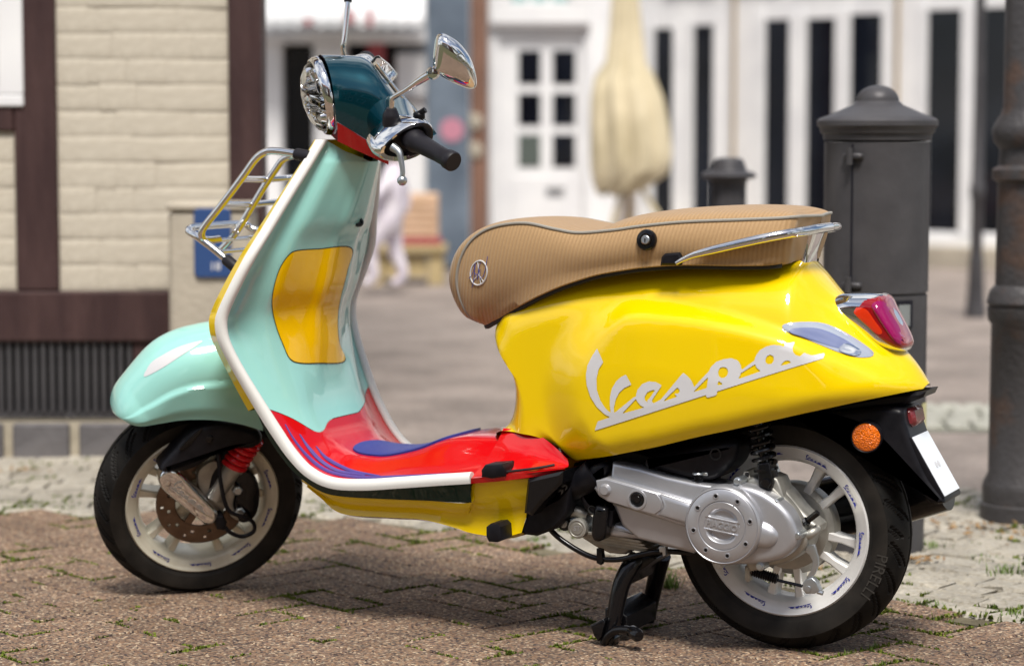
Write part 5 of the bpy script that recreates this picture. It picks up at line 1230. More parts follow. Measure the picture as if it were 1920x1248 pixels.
for t in np.linspace(0, 1, 110):
    e1 = np.cross(dirs, (0, 1, 0)); e1 /= np.linalg.norm(e1); e2 = np.cross(dirs, e1); a = t*2*PI*5.5
    cv.append(sA-dirs*.012+dirs*t*(np.linalg.norm(sB-sA)+.012)+.0235*(e1*math.cos(a)+e2*math.sin(a)))
mb = MB(); mb.tube(cv, .0062, 8); spr = mb.build('front_spring', 'spring', scooter, matrix=STEERED)
mb = MB(); L_ = np.linalg.norm(sB-sA); mb.lathe([(.018, -.01), (.018, L_), (.026, L_), (.026, L_+.006), (.022, L_+.008), (.020, L_+.085), (.0, L_+.085)], sA, dirs, 28); mb.build('front_damper', 'alu', scooter, matrix=STEERED)
mb = MB(); mb.tube([(-1.2567,-0.02,0.3862),(-1.273,-0.03,0.349),(-1.3051,-0.045,0.2976),(-1.3197,-0.05,0.238)], .017, 14, res=20); mb.build('fork_leg', 'black', scooter, matrix=STEERED)
SP('hub_plate', [(-1.347,0.3075),(-1.3191,0.3256),(-1.3046,0.3192),(-1.3022,0.2867),(-1.2914,0.2263),(-1.3047,0.2027),(-1.3263,0.2262),(-1.3498,0.2693)], -.035, -.058, .004, 'alu', None, 40)
SP('caliper', [(-1.2676,0.2958),(-1.2454,0.297),(-1.2282,0.2759),(-1.2208,0.2447),(-1.2229,0.2125),(-1.2317,0.1852),(-1.2468,0.1709),(-1.2656,0.1705),(-1.2763,0.1856),(-1.2785,0.2226),(-1.267,0.253),(-1.2748,0.2764)], -.02, -.068, .008, 'gloss', None, 60, steps=3)
SP('caliper_bracket', [(-1.2952,0.2685),(-1.2785,0.2746),(-1.2731,0.2516),(-1.2804,0.2138),(-1.266,0.185),(-1.2712,0.1768),(-1.2888,0.1932),(-1.2979,0.2301)], -.035, -.066, .003, 'alu', None, 40)
for (px, py) in ((447,962),(444,915)):
    pass
for p in [(-1.2687,-0.068,0.2014),(-1.2698,-0.068,0.2536)]:
    mb = MB(); mb.lathe([(.011, 0), (.011, .005), (.008, .008), (.0, .008)], p, (0, -1, 0), 6); mb.build('caliper_bolt', 'steel', scooter, matrix=STEERED)
mb = MB(); mb.tube([(-1.3077,-0.085,0.4192),(-1.3085,-0.09,0.3586),(-1.3074,-0.092,0.2828),(-1.2966,-0.092,0.2227),(-1.2664,-0.09,0.1993),(-1.2446,-0.086,0.1801),(-1.243,-0.082,0.1554),(-1.2679,-0.08,0.1458),(-1.2935,-0.078,0.1588),(-1.3057,-0.075,0.1765)], .0045, 8, res=60); mb.build('brake_hose', 'black', scooter, matrix=STEERED)
SP('hose_clip', [(-1.3248,0.2023),(-1.3062,0.2027),(-1.2993,0.1845),(-1.3063,0.1675),(-1.3223,0.1731)], -.05, -.082, .004, 'black')
mb = MB(); mb.tube([tuple(V((-1.3452,-0.06,0.2321))+V((0, .12*k, 0))) for k in (-.1, 1)], .011, 14); mb.build('front_axle', 'steel', scooter, matrix=STEERED)
# ---- front mudguard, turns with the wheel
fr = [(-1.5098,0.4464),(-1.5115,0.4654),(-1.4985,0.4981),(-1.466,0.5374),(-1.4151,0.5834),(-1.3627,0.6058),(-1.3114,0.6125),(-1.2545,0.6147),(-1.2087,0.6175)]
flw = [(-1.5123,0.4664),(-1.4966,0.4551),(-1.467,0.4488),(-1.4242,0.4503),(-1.3847,0.4523),(-1.3453,0.4494),(-1.3005,0.4406),(-1.2559,0.4243),(-1.2114,0.4016)]
Fr, Fl = knots(fr, 12), knots(flw, 12); nF = len(Fr); nT = 40; mb = MB(); rows = []
for i in range(nF):
    u = i/(nF-1); wv = .088*math.sin(min(u/.30, 1)*PI/2)**.75+.010*smooth01((u-.3)/.5); r_ = []
    H = np.linalg.norm(Fr[i]-Fl[i])
    for j in range(nT):
        t_ = (j/(nT-1))**1.3; p2 = Fr[i]*(1-t_)+Fl[i]*t_; d_ = t_*H
        q = min(d_/max(min(.085, H), 1e-3), 1); y = wv*(1-(1-q)**2.1)**(1/2.1)
        cre = .55-.10*u       # swelling of the cheek below a soft crease
        y += .010*smooth01((u-.12)/.3)*smooth01((t_-cre)/.05)*(1-.6*smooth01((t_-.8)/.2))
        r_.append((p2[0], -y, p2[1]))
    rows.append(r_)
mb.loft(rows); fend_bvh = mb.bvh(); mb.mirror(); fender = mb.build('front_mudguard', 'mint', scooter, smooth=50, weld=.0004, matrix=STEERED)
def on_fender(x, z, off=0.):
    vl = Vector((0.1287,0.9004,-0.4155)); h = fend_bvh.ray_cast(Vector((x, -.05, z))-vl*.3, vl)
    if h[0] is None: return None
    nn_ = -vl
    return tuple(h[0]+nn_*off)
dk = [(-1.4431,0.5426),(-1.4373,0.5589),(-1.4249,0.5741),(-1.4073,0.5835),(-1.3669,0.5992),(-1.3168,0.606),(-1.33,0.5958),(-1.3628,0.5789),(-1.4039,0.5572)]
patch('mudguard_patch', dk, 'decal', fender, on_fender, .0009, 0, rings=10, n=70)
# black inner lining of the mudguard
mb = MB(); rows = []
for i in range(34, nF, 3):
    a, b_ = Fr[i], Fl[i]; u = i/(nF-1); w = .055+.014*u
    c1 = a*.86+b_*.14; c2 = a*.12+b_*.88; rows.append([(c2[0], -w, c2[1]), (c1[0], -w*.8, c1[1]), (c1[0], w*.8, c1[1]), (c2[0], w, c2[1])])
mb.loft(rows); mb.build('mudguard_lining', 'black', scooter, matrix=STEERED)

# ------------------------------------------------------------------ headset (turned with the bars)
topc = [(-1.0149,1.1734),(-0.9659,1.1665),(-0.9213,1.1556),(-0.8977,1.1264),(-0.8731,1.0888),(-0.8437,1.049),(-0.8152,1.0114)]
split = [(-1.0499,1.0897),(-1.007,1.0639),(-0.9639,1.0321),(-0.9152,0.99)]
Tc = spline(topc, 40); x0h, x1h = Tc[0][0], Tc[-1][0]
def ztop_(x): return float(np.interp(x, Tc[:, 0], Tc[:, 1]))
Sp = np.array(split)
def zsp_(x): return float(np.interp(x, [Sp[0][0]-.02, Sp[0][0], Sp[-1][0], Sp[-1][0]+.12], [Sp[0][1]+.004, Sp[0][1], Sp[-1][1], Sp[-1][1]+.045]))
def wh_(x): u = (x-x0h)/(x1h-x0h); return .0875+.047*smooth01(u*1.15)
xs = np.linspace(x0h, x1h-.002, 44); mb = MB(); rows = []
for x in xs:
    zt_, zs = ztop_(x), zsp_(x); w = wh_(x); n_ = 2.25
    h = max(zt_-zs, .004); rows.append([(x, -w*abs(math.cos(a))**(2/n_)*(1 if math.cos(a) > 0 else -1), zs+h*abs(math.sin(a))**(2/n_)) for a in np.linspace(0, PI, 41)])
mb.loft(rows); hs_bvh = mb.bvh(); headset = mb.build('headset', 'teal', scooter, smooth=60, matrix=STEERED)
# red lower half
redlow = [(-1.0687,1.0288),(-1.0248,1.0186),(-0.9814,0.9922),(-0.9151,0.9603)]
Rl_ = np.array(redlow); mb = MB(); rows = []
for x in np.linspace(x0h+.002, Rl_[-1][0], 36):
    zs = zsp_(x)-.0008; zb_ = float(np.interp(x, Rl_[:, 0], Rl_[:, 1])); w = wh_(x)*1.004; zb_ = min(zb_, zs-.012)
    rows.append([(x, sg_*w*(1-.05*t_-.75*max(t_-.85, 0)/.15), zs-(zs-zb_)*min(t_, 1)) for sg_, t_ in [(-1, q_) for q_ in np.linspace(0, 1, 14)]+[(1, q_) for q_ in np.linspace(1, 0, 14)]])
mb.loft(rows); mb.build('headset_lower', 'darkred', scooter, smooth=60, matrix=STEERED)
# instrument panel strip along the rear edge
mb = MB(); mb.tube([(p[0]+.003, 0, p[1]+.001) for p in Tc[16:37]], .006, 10); mb.build('instrument_bezel', 'chrome', headset)
p = (-0.9137,0.0,1.149)
mb = MB(); mb.lathe([(.030, -.02), (.031, .0), (.027, .006), (.0, .009)], (p[0]+.03, 0, p[2]-.012), (.75, 0, .66), 32); mb.build('instrument_glass', 'lens', headset)
# headlamp: chrome bowl, bezel and lens
HC = V((-1.0351,0.0,1.0899)); HC[1] = 0; htop = V((-1.0327,0.0,1.1743)); hbot = V((-1.0425,0.0,0.9979))
hz = .5*(ztop_(x0h+.002)+1.0089); hr = .5*(ztop_(x0h+.002)-1.0089)
hx_ = x0h
tilt = math.radians(6); hax = (-math.cos(tilt), 0, -math.sin(tilt))
mb = MB(); mb.lathe([(hr*.88, -.025), (hr*.93, -.004), (hr*1.0, .0), (hr*1.0, .006), (hr*.985, .012), (hr*.95, .017), (hr*.92, .018), (hr*.905, .014), (hr*.89, .004)], (hx_, 0, hz), hax, 64); lampb = mb.build('headlight', 'chrome', scooter, smooth=60, matrix=STEERED)
mb = MB(); mb.lathe([(hr*.89, .006), (hr*.72, -.005), (hr*.4, -.03), (.012, -.045), (.0, -.045)], (hx_, 0, hz), hax, 48); mb.build('reflector', 'reflector', lampb)
mb = MB()
for k in range(8):
    a = k*PI/4; mb.lathe([(.0, .012), (.012, .010), (.018, .0), (.020, -.015)], (hx_-.006, .5*hr*math.cos(a), hz+.5*hr*math.sin(a)), hax, 14)
mb.build('led_cups', 'reflector', lampb, kind='stuff')
mb = MB(); mb.box((hx_-.012, 0, hz), (.02, hr*1.6, .016), ch=.004); mb.build('light_bar', 'chrome', lampb)
mb = MB(); mb.lathe([(hr*.905, .014), (hr*.82, .028), (hr*.58, .040), (hr*.27, .046), (.0, .048)], (hx_, 0, hz), hax, 56); mb.lathe([(hr*.89, .012), (hr*.81, .0255), (hr*.57, .0375), (hr*.26, .0435), (.0, .0455)], (hx_, 0, hz), hax, 56); mb.build('lens', 'lens', lampb, smooth=80)

# handlebar ends: teal arm, chrome housing, rubber grip, lever, mirror
gA, gB = V((-0.8904,-0.225,1.0546)), V((-0.8415,-0.345,1.0424))
def arm_(sg):
    f = lambda p: (p[0], p[1]*sg, p[2])
    gd = (gB-gA)/np.linalg.norm(gB-gA); root = V((gA[0]-.012, -.085, gA[2]+.004))
    mb = MB(); rows = []
    for t, ry, rz in ((0, .052, .044), (.45, .045, .038), (1.0, .038, .034)):
        c = root*(1-t)+(gA-gd*.045)*t; rows.append([f(c+V((ry*math.cos(a), 0, rz*math.sin(a)))) for a in np.linspace(0, 2*PI, 28, endpoint=False)])
    mb.loft(rows, True); mb.build('handlebar_arm', 'teal', scooter, matrix=STEERED)
    mb = MB(); rows = []
    e1 = np.cross(gd, (0, 0, 1)); e1 /= np.linalg.norm(e1); e2 = np.cross(e1, gd)
    for t, r1, r2 in ((-.062, .034, .028), (-.056, .046, .034), (-.02, .058, .039), (.0, .058, .039), (.006, .055, .036), (.003, .046, .028), (-.012, .041, .024)):
        c = gA+gd*t-e1*.010*0; rows.append([f(c+V((r1*math.cos(a)-.017, 0, .24*r1*math.cos(a)-.004))+e2*(r2*math.sin(a)*(1-.25*math.cos(a+PI)))) for a in np.linspace(0, 2*PI, 36, endpoint=False)])
    mb.loft(rows, True); hous = mb.build('switch_housing', 'chrome', scooter, smooth=50, matrix=STEERED)
    mb = MB(); rows = [[f(gA-gd*.009+V((r1*math.cos(a)-.017, 0, .24*r1*math.cos(a)-.004))+e2*(r1*.55*math.sin(a))) for a in np.linspace(0, 2*PI, 30, endpoint=False)] for r1 in (.050, .03, .001)]; mb.loft(rows, True); mb.build('housing_core', 'black', hous)
    if sg > 0:
     mb = MB(); c = gA-gd*.02+V((.026, 0, .040)); mb.box(f(c), (.022, .018, .016), ch=.004); mb.tube([f(c+V((0, 0, .004))), f(c+V((.012, -.006, .013)))], .006, 8); mb.build('switch_button', 'black', hous)
    mb = MB(); L = np.linalg.norm(gB-gA); mb.lathe([(.0, -.012), (.021, -.012), (.0235, -.002), (.024, .010), (.0205, .018), (.0195, .03), (.0170, .08), (.0172, L-.022), (.0200, L-.018), (.0205, L-.003), (.0185, L), (.0, L)], f(gA), f(gd), 32); mb.build('grip', 'grip', scooter, matrix=STEERED)
    return gd, e1, e2
gd, e1g, e2g = arm_(1); arm_(-1)
lev = [(-0.934,-0.23,1.0461),(-0.9261,-0.245,1.0401),(-0.925,-0.255,1.0265),(-0.9252,-0.265,1.0075),(-0.9282,-0.27,0.9927)]
for sg in (1, -1):
    mb = MB(); mb.tube([(p[0], p[1]*sg, p[2]) for p in spline(lev, 24)], [.0095, .0075, .0058, .0052, .005], 10); le = mb.build('brake_lever', 'steel', scooter, matrix=STEERED)
    mb = MB(); p = lev[-1]; mb.lathe([(.0, -.0105), (.006, -.0088), (.0100, -.003), (.0100, .003), (.006, .0088), (.0, .0105)], (p[0], p[1]*sg, p[2]-.004), (0, 0, 1), 20); mb.build('lever_ball', 'steel', le)
# left mirror: rubber boot, chrome stem, domed chrome shell seen from behind
mp_ = [(-0.9272,-0.19,1.0588),(-0.9259,-0.19,1.0891),(-0.9238,-0.19,1.1135),(-0.9221,-0.19,1.1279),(-0.919,-0.192,1.136),(-0.9002,-0.215,1.1555),(-0.8789,-0.24,1.1796),(-0.8557,-0.265,1.2022)]
mb = MB(); mb.tube([mp_[0], tuple(V(mp_[0])*.85+V(mp_[1])*.15), mp_[1], tuple(V(mp_[1])*.3+V(mp_[2])*.7), mp_[2]], [.012, .0165, .0175, .0168, .010], 16, res=16); mb.build('mirror_boot', 'grip', scooter, matrix=STEERED)
mb = MB(); mb.tube(spline(mp_[2:], 40), [.0058, .0058, .0058, .0062, .0085, .009], 12); mir = mb.build('mirror_stem', 'chrome', scooter, matrix=STEERED)
mb = MB(); p = V(mp_[-1]); mb.lathe([(.0, .018), (.010, .016), (.0135, .006), (.0135, -.006), (.010, -.016), (.0, -.018)], p, (-.3, -.9, .3), 20); mb.build('mirror_joint', 'chrome', mir)
mo_ = [(-0.8549,1.2231),(-0.8518,1.2488),(-0.8467,1.273),(-0.8378,1.2807),(-0.825,1.277),(-0.8038,1.2606),(-0.7851,1.2334),(-0.775,1.2027),(-0.7724,1.1772),(-0.7771,1.1667),(-0.7913,1.1673),(-0.8172,1.1803),(-0.8385,1.1938),(-0.8532,1.2076)]
O = spline(mo_, 72, True); c = O.mean(0); mb = MB(); rows = []
for k in range(12):
    t_ = k/11; s_ = math.cos(t_*PI/2)**.75 if t_ < 1 else .01; q = c+(O-c)*s_; rows.append([(a, -.275-.032*math.sin(t_*PI/2)-.10*(a-c[0]), b_) for a, b_ in q])
rows.insert(0, [(a, -.262-.10*(a-c[0]), b_) for a, b_ in c+(O-c)*.97]); rows.insert(0, [(a, -.262-.10*(a-c[0]), b_) for a, b_ in c+(O-c)*.02])
mb.loft(rows, True); msh = mb.build('mirror_shell', 'chrome', mir, smooth=70)
mb = MB(); cs = (c[0]+.012, 0, c[1]+.006)
pv = []
for x, y in SCRIPT_V:
    a = -.85; X = cs[0]+(x*math.cos(a)-y*math.sin(a))*.05; Z = cs[2]+(x*math.sin(a)+y*math.cos(a))*.05; d2 = min(np.hypot(X-c[0], Z-c[1])/.055, 1)
    pv.append((X, -.275-.032*(1-d2**2.6)**.5-.10*(X-c[0])-.0015, Z))
mb.add(pv, SCRIPT_F); mb.build('mirror_lettering', 'steel', msh, smooth=0)
# right mirror: only its stem and boot show above the headset
rm_ = [(-0.9264,0.19,1.1068),(-0.9288,0.19,1.1285),(-0.926,0.19,1.1376),(-0.9086,0.22,1.1977),(-0.9011,0.235,1.2256)]
mb = MB(); mb.tube(spline(rm_, 40), .0058, 12); mr2 = mb.build('mirror_stem', 'chrome', scooter, matrix=STEERED)
q0 = V(rm_[-1]); qd = q0-V(rm_[-2]); qd /= np.linalg.norm(qd)
mb = MB(); mb.lathe([(.0, -.016), (.0085, -.014), (.0095, .006), (.0095, .02), (.0, .024)], q0, qd, 16); mb.build('mirror_joint', 'black', mr2)
mb = MB(); rows = []
for k in range(12):
    t_ = k/11; s_ = math.cos(t_*PI/2)**.75 if t_ < 1 else .01; r_ = []
    for a, b_ in O-c:
        r_.append((q0[0]+.01-.03*math.sin(t_*PI/2), q0[1]+.035+a*s_*1.0, q0[2]+.055+b_*s_))
    rows.append(r_)
mb.loft(rows, True); mb.build('mirror_shell', 'chrome', mr2, smooth=70)

# ------------------------------------------------------------------ chrome front rack
R1 = [(-1.0075,-0.14,0.9538),(-1.0398,-0.14,0.9591),(-1.0774,-0.14,0.9622),(-1.0976,-0.14,0.9577),(-1.1179,-0.14,0.9434),(-1.1475,-0.14,0.908),(-1.1993,-0.14,0.8489),(-1.2385,-0.14,0.8062),(-1.2477,-0.14,0.7893),(-1.2488,-0.13,0.7777),(-1.2428,-0.11,0.7747),(-1.2341,-0.09,0.7763)]
R2 = [(-1.0739,0.0,0.9543),(-1.1086,0.0,0.9507),(-1.1319,0.0,0.9416),(-1.145,0.0,0.9269),(-1.1713,0.0,0.8928),(-1.211,0.0,0.8367),(-1.2511,0.0,0.7814),(-1.29,0.0,0.744)]
rack = MB(); rack.tube(spline(R1, 60), .0080, 14); rk = rack.build('front_rack', 'chrome', scooter)
def rtube(name, pts, r=.0062, res=40, mat='chrome'):
    mb = MB(); mb.tube(spline(pts, res), r, 12); return mb.build(name, mat, rk)
rtube('rail', [(p[0], -p[1], p[2]) for p in R1], .0080); rtube('rail', R2, .0078)
def at_z(Rr_, z):
    Q = spline(Rr_, 120)[25:]; return Q[int(np.argmin(np.abs(Q[:, 2]-z)))]
for z in [0.9047,0.8512]:
    a, m_ = at_z(R1, z), at_z(R2, z-.004); rtube('cross_bar', [(a[0], -.138, a[2]), (m_[0]-.006, -.02, m_[2]), (m_[0]-.006, .02, m_[2]), (a[0], .138, a[2])], .0068)
t0 = R1[1]; rtube('cross_bar', [(t0[0]-.01, -.138, t0[2]), (t0[0]-.02, .0, t0[2]-.012), (t0[0]-.01, .138, t0[2])], .0068)
BSK = [(-1.1848,-0.13,0.7289),(-1.2193,-0.13,0.7537),(-1.2618,-0.13,0.7808),(-1.2843,-0.125,0.7903),(-1.293,-0.115,0.7987)]
bz = BSK[-1]
rtube('shelf_hoop', BSK+[(bz[0]-.004, -.06, bz[2]+.002), (bz[0]-.004, .06, bz[2]+.002)]+[(p[0], -p[1], p[2]) for p in BSK[::-1]], .0080, 90)
for f_ in (.35, .7):
    q = V(BSK[0])*(1-f_)+V(BSK[3])*f_; rtube('shelf_bar', [(q[0], -.13, q[2]), (q[0], .13, q[2])], .005)
for (p, d_) in ((BSK[0], V(BSK[0])-V(BSK[1])), ((BSK[0][0], -BSK[0][1], BSK[0][2]), (V(BSK[0])-V(BSK[1]))*V((1, -1, 1))), (R1[0], V(R1[0])-V(R1[1])), ((R1[0][0], -R1[0][1], R1[0][2]), V(R1[0])-V(R1[1]))):
    d_ = d_/np.linalg.norm(d_); mb = MB(); mb.lathe([(.0, -.016), (.010, -.016), (.0125, -.012), (.0125, .018), (.0, .018)], p, d_, 18); mb.build('rubber_foot', 'grip', rk)

# ------------------------------------------------------------------ engine, left side
def EP(name, poly, y0, y1, ch, mat='silver', parent=None, n=0, steps=3, smooth=40):
    mb = MB(); mb.prism(spline(poly, n, True) if n else poly, y0, y1, ch, steps=steps); return mb.build(name, mat, parent or scooter, smooth=smooth)
crank = EP('crankcase', [(-0.3199,0.3625),(-0.2611,0.3544),(-0.206,0.341),(-0.1515,0.3329),(-0.1029,0.3287),(-0.1026,0.2783),(-0.1398,0.1973),(-0.1615,0.1978),(-0.2162,0.2064),(-0.2659,0.2143),(-0.2994,0.2393),(-0.3163,0.2748),(-0.3276,0.3055)], -.06, -.150, .008)
EP('cover_band', [(-0.3371,0.3304),(-0.3227,0.3355),(-0.254,0.3209),(-0.1448,0.2977),(-0.1339,0.284),(-0.1553,0.2466),(-0.2537,0.2711),(-0.3203,0.2866),(-0.3404,0.2968),(-0.3505,0.3118)], -.148, -.170, .007, n=0)
EP('belt_hump', [(-0.2137,0.3112),(-0.144,0.295),(-0.1117,0.2858),(-0.1114,0.255),(-0.1546,0.2521),(-0.22,0.2684),(-0.2059,0.2869)], -.160, -.1745, .010)
EP('band_panel', [(-0.3441,0.3282),(-0.3218,0.3326),(-0.2532,0.3181),(-0.218,0.3109),(-0.207,0.2951),(-0.2091,0.2794),(-0.2222,0.2693),(-0.253,0.2745),(-0.3195,0.289),(-0.3396,0.3013)], -.160, -.1725, .002)
# sealing edge between the halves
mb = MB(); mb.tube([(-0.3163,-0.15,0.2811),(-0.2607,-0.15,0.2701),(-0.1673,-0.15,0.2492)], .0022, 6); mb.build('gasket_edge', 'alu', crank)
for (px, r, mat) in (((-0.3243,0.3109), .0095, 'silver'),):
    mb = MB(); mb.lathe([(.0125, 0), (.0115, .003), (r, .005), (r-.001, .008), (.0, .0085)], (px[0], -.172, px[1]), (0, -1, 0), 28); mb.build('cover_boss', mat, crank)
px = (-0.2578,0.2963)
mb = MB(); mb.lathe([(.0205, -.002), (.0195, .003), (.0160, .0035), (.0145, -.001), (.0145, -.003)], (px[0], -.172, px[1]), (0, -1, 0), 36); mb.build('vent_rim', 'silver', crank)
mb = MB(); mb.lathe([(.0144, -.002), (.0144, .001), (.012, .0025), (.007, .0015), (.006, .003), (.0, .003)], (px[0], -.172, px[1]), (0, -1, 0), 30); vp = mb.build('vent_plug', 'gloss', crank)
# clutch cover
clutch = EP('clutch_cover', [(-0.1154,0.3149),(-0.0994,0.3262),(-0.0568,0.3359),(-0.0143,0.3283),(0.0228,0.3083),(0.0471,0.2845),(0.0588,0.26),(0.0611,0.2399),(0.053,0.219),(0.0343,0.2024),(0.0028,0.1909),(-0.0395,0.1837),(-0.0983,0.1814),(-0.1254,0.1959),(-0.1418,0.236),(-0.1368,0.2827)], -.09, -.166, .014, n=90, steps=5)
dm = spline([(-0.0482,0.2692),(-0.0164,0.2724),(0.01,0.264),(0.0249,0.2487),(0.0229,0.2324),(0.0104,0.2213),(-0.0106,0.2188),(-0.0477,0.2192)], 50, True); dc = dm.mean(0)+np.array((-.012, 0)); mb = MB()
mb.loft([[(*(dc+(p-dc)*k)[:1], -.164-h, (dc+(p-dc)*k)[1]) for p in dm] for k, h in ((1, 0), (.97, .004), (.88, .009), (.7, .013), (.4, .0155), (.01, .016))], True); mb.build('clutch_dome', 'silver', clutch)
EP('clutch_back', [(-0.0543,0.3337),(-0.0117,0.3394),(0.0182,0.3177),(0.0524,0.279),(0.0652,0.2543),(0.0687,0.2291),(0.0584,0.2079),(0.0322,0.1885),(-0.0101,0.1751),(-0.0529,0.174)], -.05, -.128, .010, 'alu', n=70)
# round fan cover with eight bolts, crescents and raised lettering
FCx = (-0.0805,0.2594)
fan = MB(); fan.lathe([(.076, -.028), (.0765, -.006), (.0745, .001), (.0715, .0035), (.0700, .0022), (.0680, .0040), (.0480, .0045), (.0465, .0026), (.0450, .0040)], (FCx[0], -.184, FCx[1]), (0, -1, 0), 96)
def scoop(u, w):   # two finger scoops above and below the name bar
    w = abs(w); k = (w-.0125)/.022; 
    if k <= 0: return 0.
    r_ = (u/.031)**2+((w-.0125)/.0215)**2
    if r_ >= 1: return 0.
    return .0085*float(smooth01((1-r_)/.55))*float(smooth01((w-.0125)/.0035))
rows = []
for r in np.linspace(.0450, .0003, 64):
    rw = []
    for a in np.linspace(0, 2*PI, 180, endpoint=False):
        u, w = r*math.cos(a), r*math.sin(a); t_ = math.radians(8); u2, w2 = u*math.cos(t_)-w*math.sin(t_), u*math.sin(t_)+w*math.cos(t_)
        d = scoop(u2, w2)+(.0012 if abs(w2) < .0105 and abs(u2) < .0345 else 0)
        rw.append((FCx[0]+u, -.188+d, FCx[1]+w))
    rows.append(rw)
fan.loft(rows, True); fan = fan.build('fan_cover', 'silver', scooter, smooth=50)
FY = -.1884
for k in range(8):
    a = math.radians(12+45*k); mb = MB(); x, z = FCx[0]+.0575*math.cos(a), FCx[1]+.0575*math.sin(a)
    mb.lathe([(.0058, .0), (.0055, .0012), (.0042, .0014), (.0036, -.001), (.0, -.001)], (x, FY, z), (0, -1, 0), 16); b_ = mb.build('cover_bolt', 'silver', fan)
    mb = MB(); mb.lathe([(.0036, .0004), (.0026, .0002), (.0, .0002)], (x, FY, z), (0, -1, 0), 6); mb.build('bolt_socket', 'gloss', b_)
tl_ = math.radians(-8)
def fanpt(u, w): return (FCx[0]+u*math.cos(tl_)-w*math.sin(tl_), FCx[1]+u*math.sin(tl_)+w*math.cos(tl_))
v, f = text_mesh('PIAGGIO', .0180, .0014, .0004); mb = MB(); mb.add([(*fanpt(x*.88, y)[:1], -.1872-z, fanpt(x*.88, y)[1]) for x, y, z in v], f); mb.build('cover_lettering', 'silver', fan, smooth=0)
# joint strip under the crankcase, cylinder head fins, tensioner, breather
EP('sump_rail', [(-0.2242,0.216),(-0.1561,0.2041),(-0.1528,0.194),(-0.2263,0.2054)], -.08, -.140, .003, 'silver')
fins = EP('cylinder_cowl', [(-0.3333,0.2294),(-0.3221,0.2397),(-0.2997,0.238),(-0.2629,0.2279),(-0.2574,0.2189),(-0.2618,0.2133),(-0.2996,0.2128),(-0.3276,0.215)], -.05, -.140, .008, 'silver', n=40)
for k in range(4):
    y_ = 6*k
    mb = MB(); mb.prism([(-0.3937,0.2209),(-0.3393,0.2161),(-0.272,0.2103),(-0.2631,0.2067),(-0.272,0.204),(-0.3393,0.2098),(-0.3937,0.2145)], -.02, -.130+.008*k, .001); o_ = mb.build('cooling_fin', 'alu', scooter); o_.location = (.004*k, 0, -.0075*k)
EP('cylinder_core', [(-0.4043,0.2246),(-0.2797,0.2087),(-0.2853,0.1935),(-0.3133,0.1724),(-0.3472,0.1721),(-0.3756,0.1828),(-0.4042,0.1979)], .03, -.095, .006, 'alu')
px = (-0.3956,0.2259)
ten = MB(); ten.lathe([(.020, -.05), (.0200, .0), (.0190, .003), (.0160, .004), (.0150, .0025), (.0120, .0025), (.0110, .004), (.0, .0042)], (px[0], -.140, px[1]), (0, -1, 0), 36); ten = ten.build('oil_filler_cap', 'alu', scooter)
v, f = text_mesh('ST', .013, .0004); mb = MB(); mb.add([(px[0]+x, -.1444-z, px[1]+y) for x, y, z in v], f); mb.build('cap_lettering', 'silver', ten, smooth=0)
px2 = (-0.4303,0.2312)
mb = MB(); mb.tube([(px2[0], -.06, px2[1]), (px2[0], -.125, px2[1])], .015, 18); sm_ = mb.build('side_mount', 'gloss', scooter); mb = MB(); mb.lathe([(.009, 0), (.008, .004), (.0, .004)], (px2[0], -.126, px2[1]), (0, -1, 0), 18); mb.build('mount_bolt', 'steel', sm_)
mb = MB(); mb.tube([(-0.4403,-0.11,0.2482),(-0.4075,-0.12,0.2561),(-0.3867,-0.115,0.2482)], .012, 12, res=12); mb.build('manifold', 'alu', scooter)
hx0 = [(-0.3492,0.2741),(-0.3413,0.2788),(-0.3279,0.2766),(-0.3223,0.2696),(-0.3244,0.2338),(-0.3299,0.2146),(-0.3433,0.2073),(-0.3546,0.216),(-0.3547,0.2475)]
EP('ignition_lead_cap', hx0, -.10, -.172, .010, 'gloss', n=50, steps=4)
EP('lead_bracket', [(-0.3404,0.2739),(-0.3146,0.2682),(-0.3179,0.2365),(-0.3336,0.2302)], -.10, -.155, .003, 'black')
# black intake hose and duct
mb = MB(); mb.tube([(-0.4618,-0.1,0.285),(-0.4213,-0.12,0.3009),(-0.3864,-0.13,0.315),(-0.3605,-0.13,0.3345)], [.026, .027, .029, .033], 20, res=24); mb.build('air_duct', 'black', scooter)
mb = MB()
for t in [(-0.4244,-0.118,0.2994),(-0.4147,-0.122,0.3037)]: mb.tube([V(t)+.0290*V((.25*math.cos(a), math.sin(a), .97*math.cos(a))) for a in np.linspace(0, 2*PI, 28)], .0028, 6)
mb.build('hose_clip', 'steel', scooter)
EP('fan_duct', [(-0.3898,0.3254),(-0.3583,0.3557),(-0.3291,0.3574),(-0.3357,0.3307),(-0.3604,0.3219),(-0.3717,0.3053),(-0.3603,0.2849),(-0.3355,0.276),(-0.3242,0.2662),(-0.3354,0.2496),(-0.3693,0.2579),(-0.3897,0.2831)], -.06, -.148, .012, 'black', n=60, steps=3)
for q in [(-0.3706,0.3133),(-0.3615,0.2665)]:
    mb = MB(); mb.lathe([(.0085, .002), (.007, .002), (.006, -.004), (.0, -.004)], (q[0], -.148, q[1]), (0, -1, 0), 16); mb.build('duct_screw', 'gap', scooter)
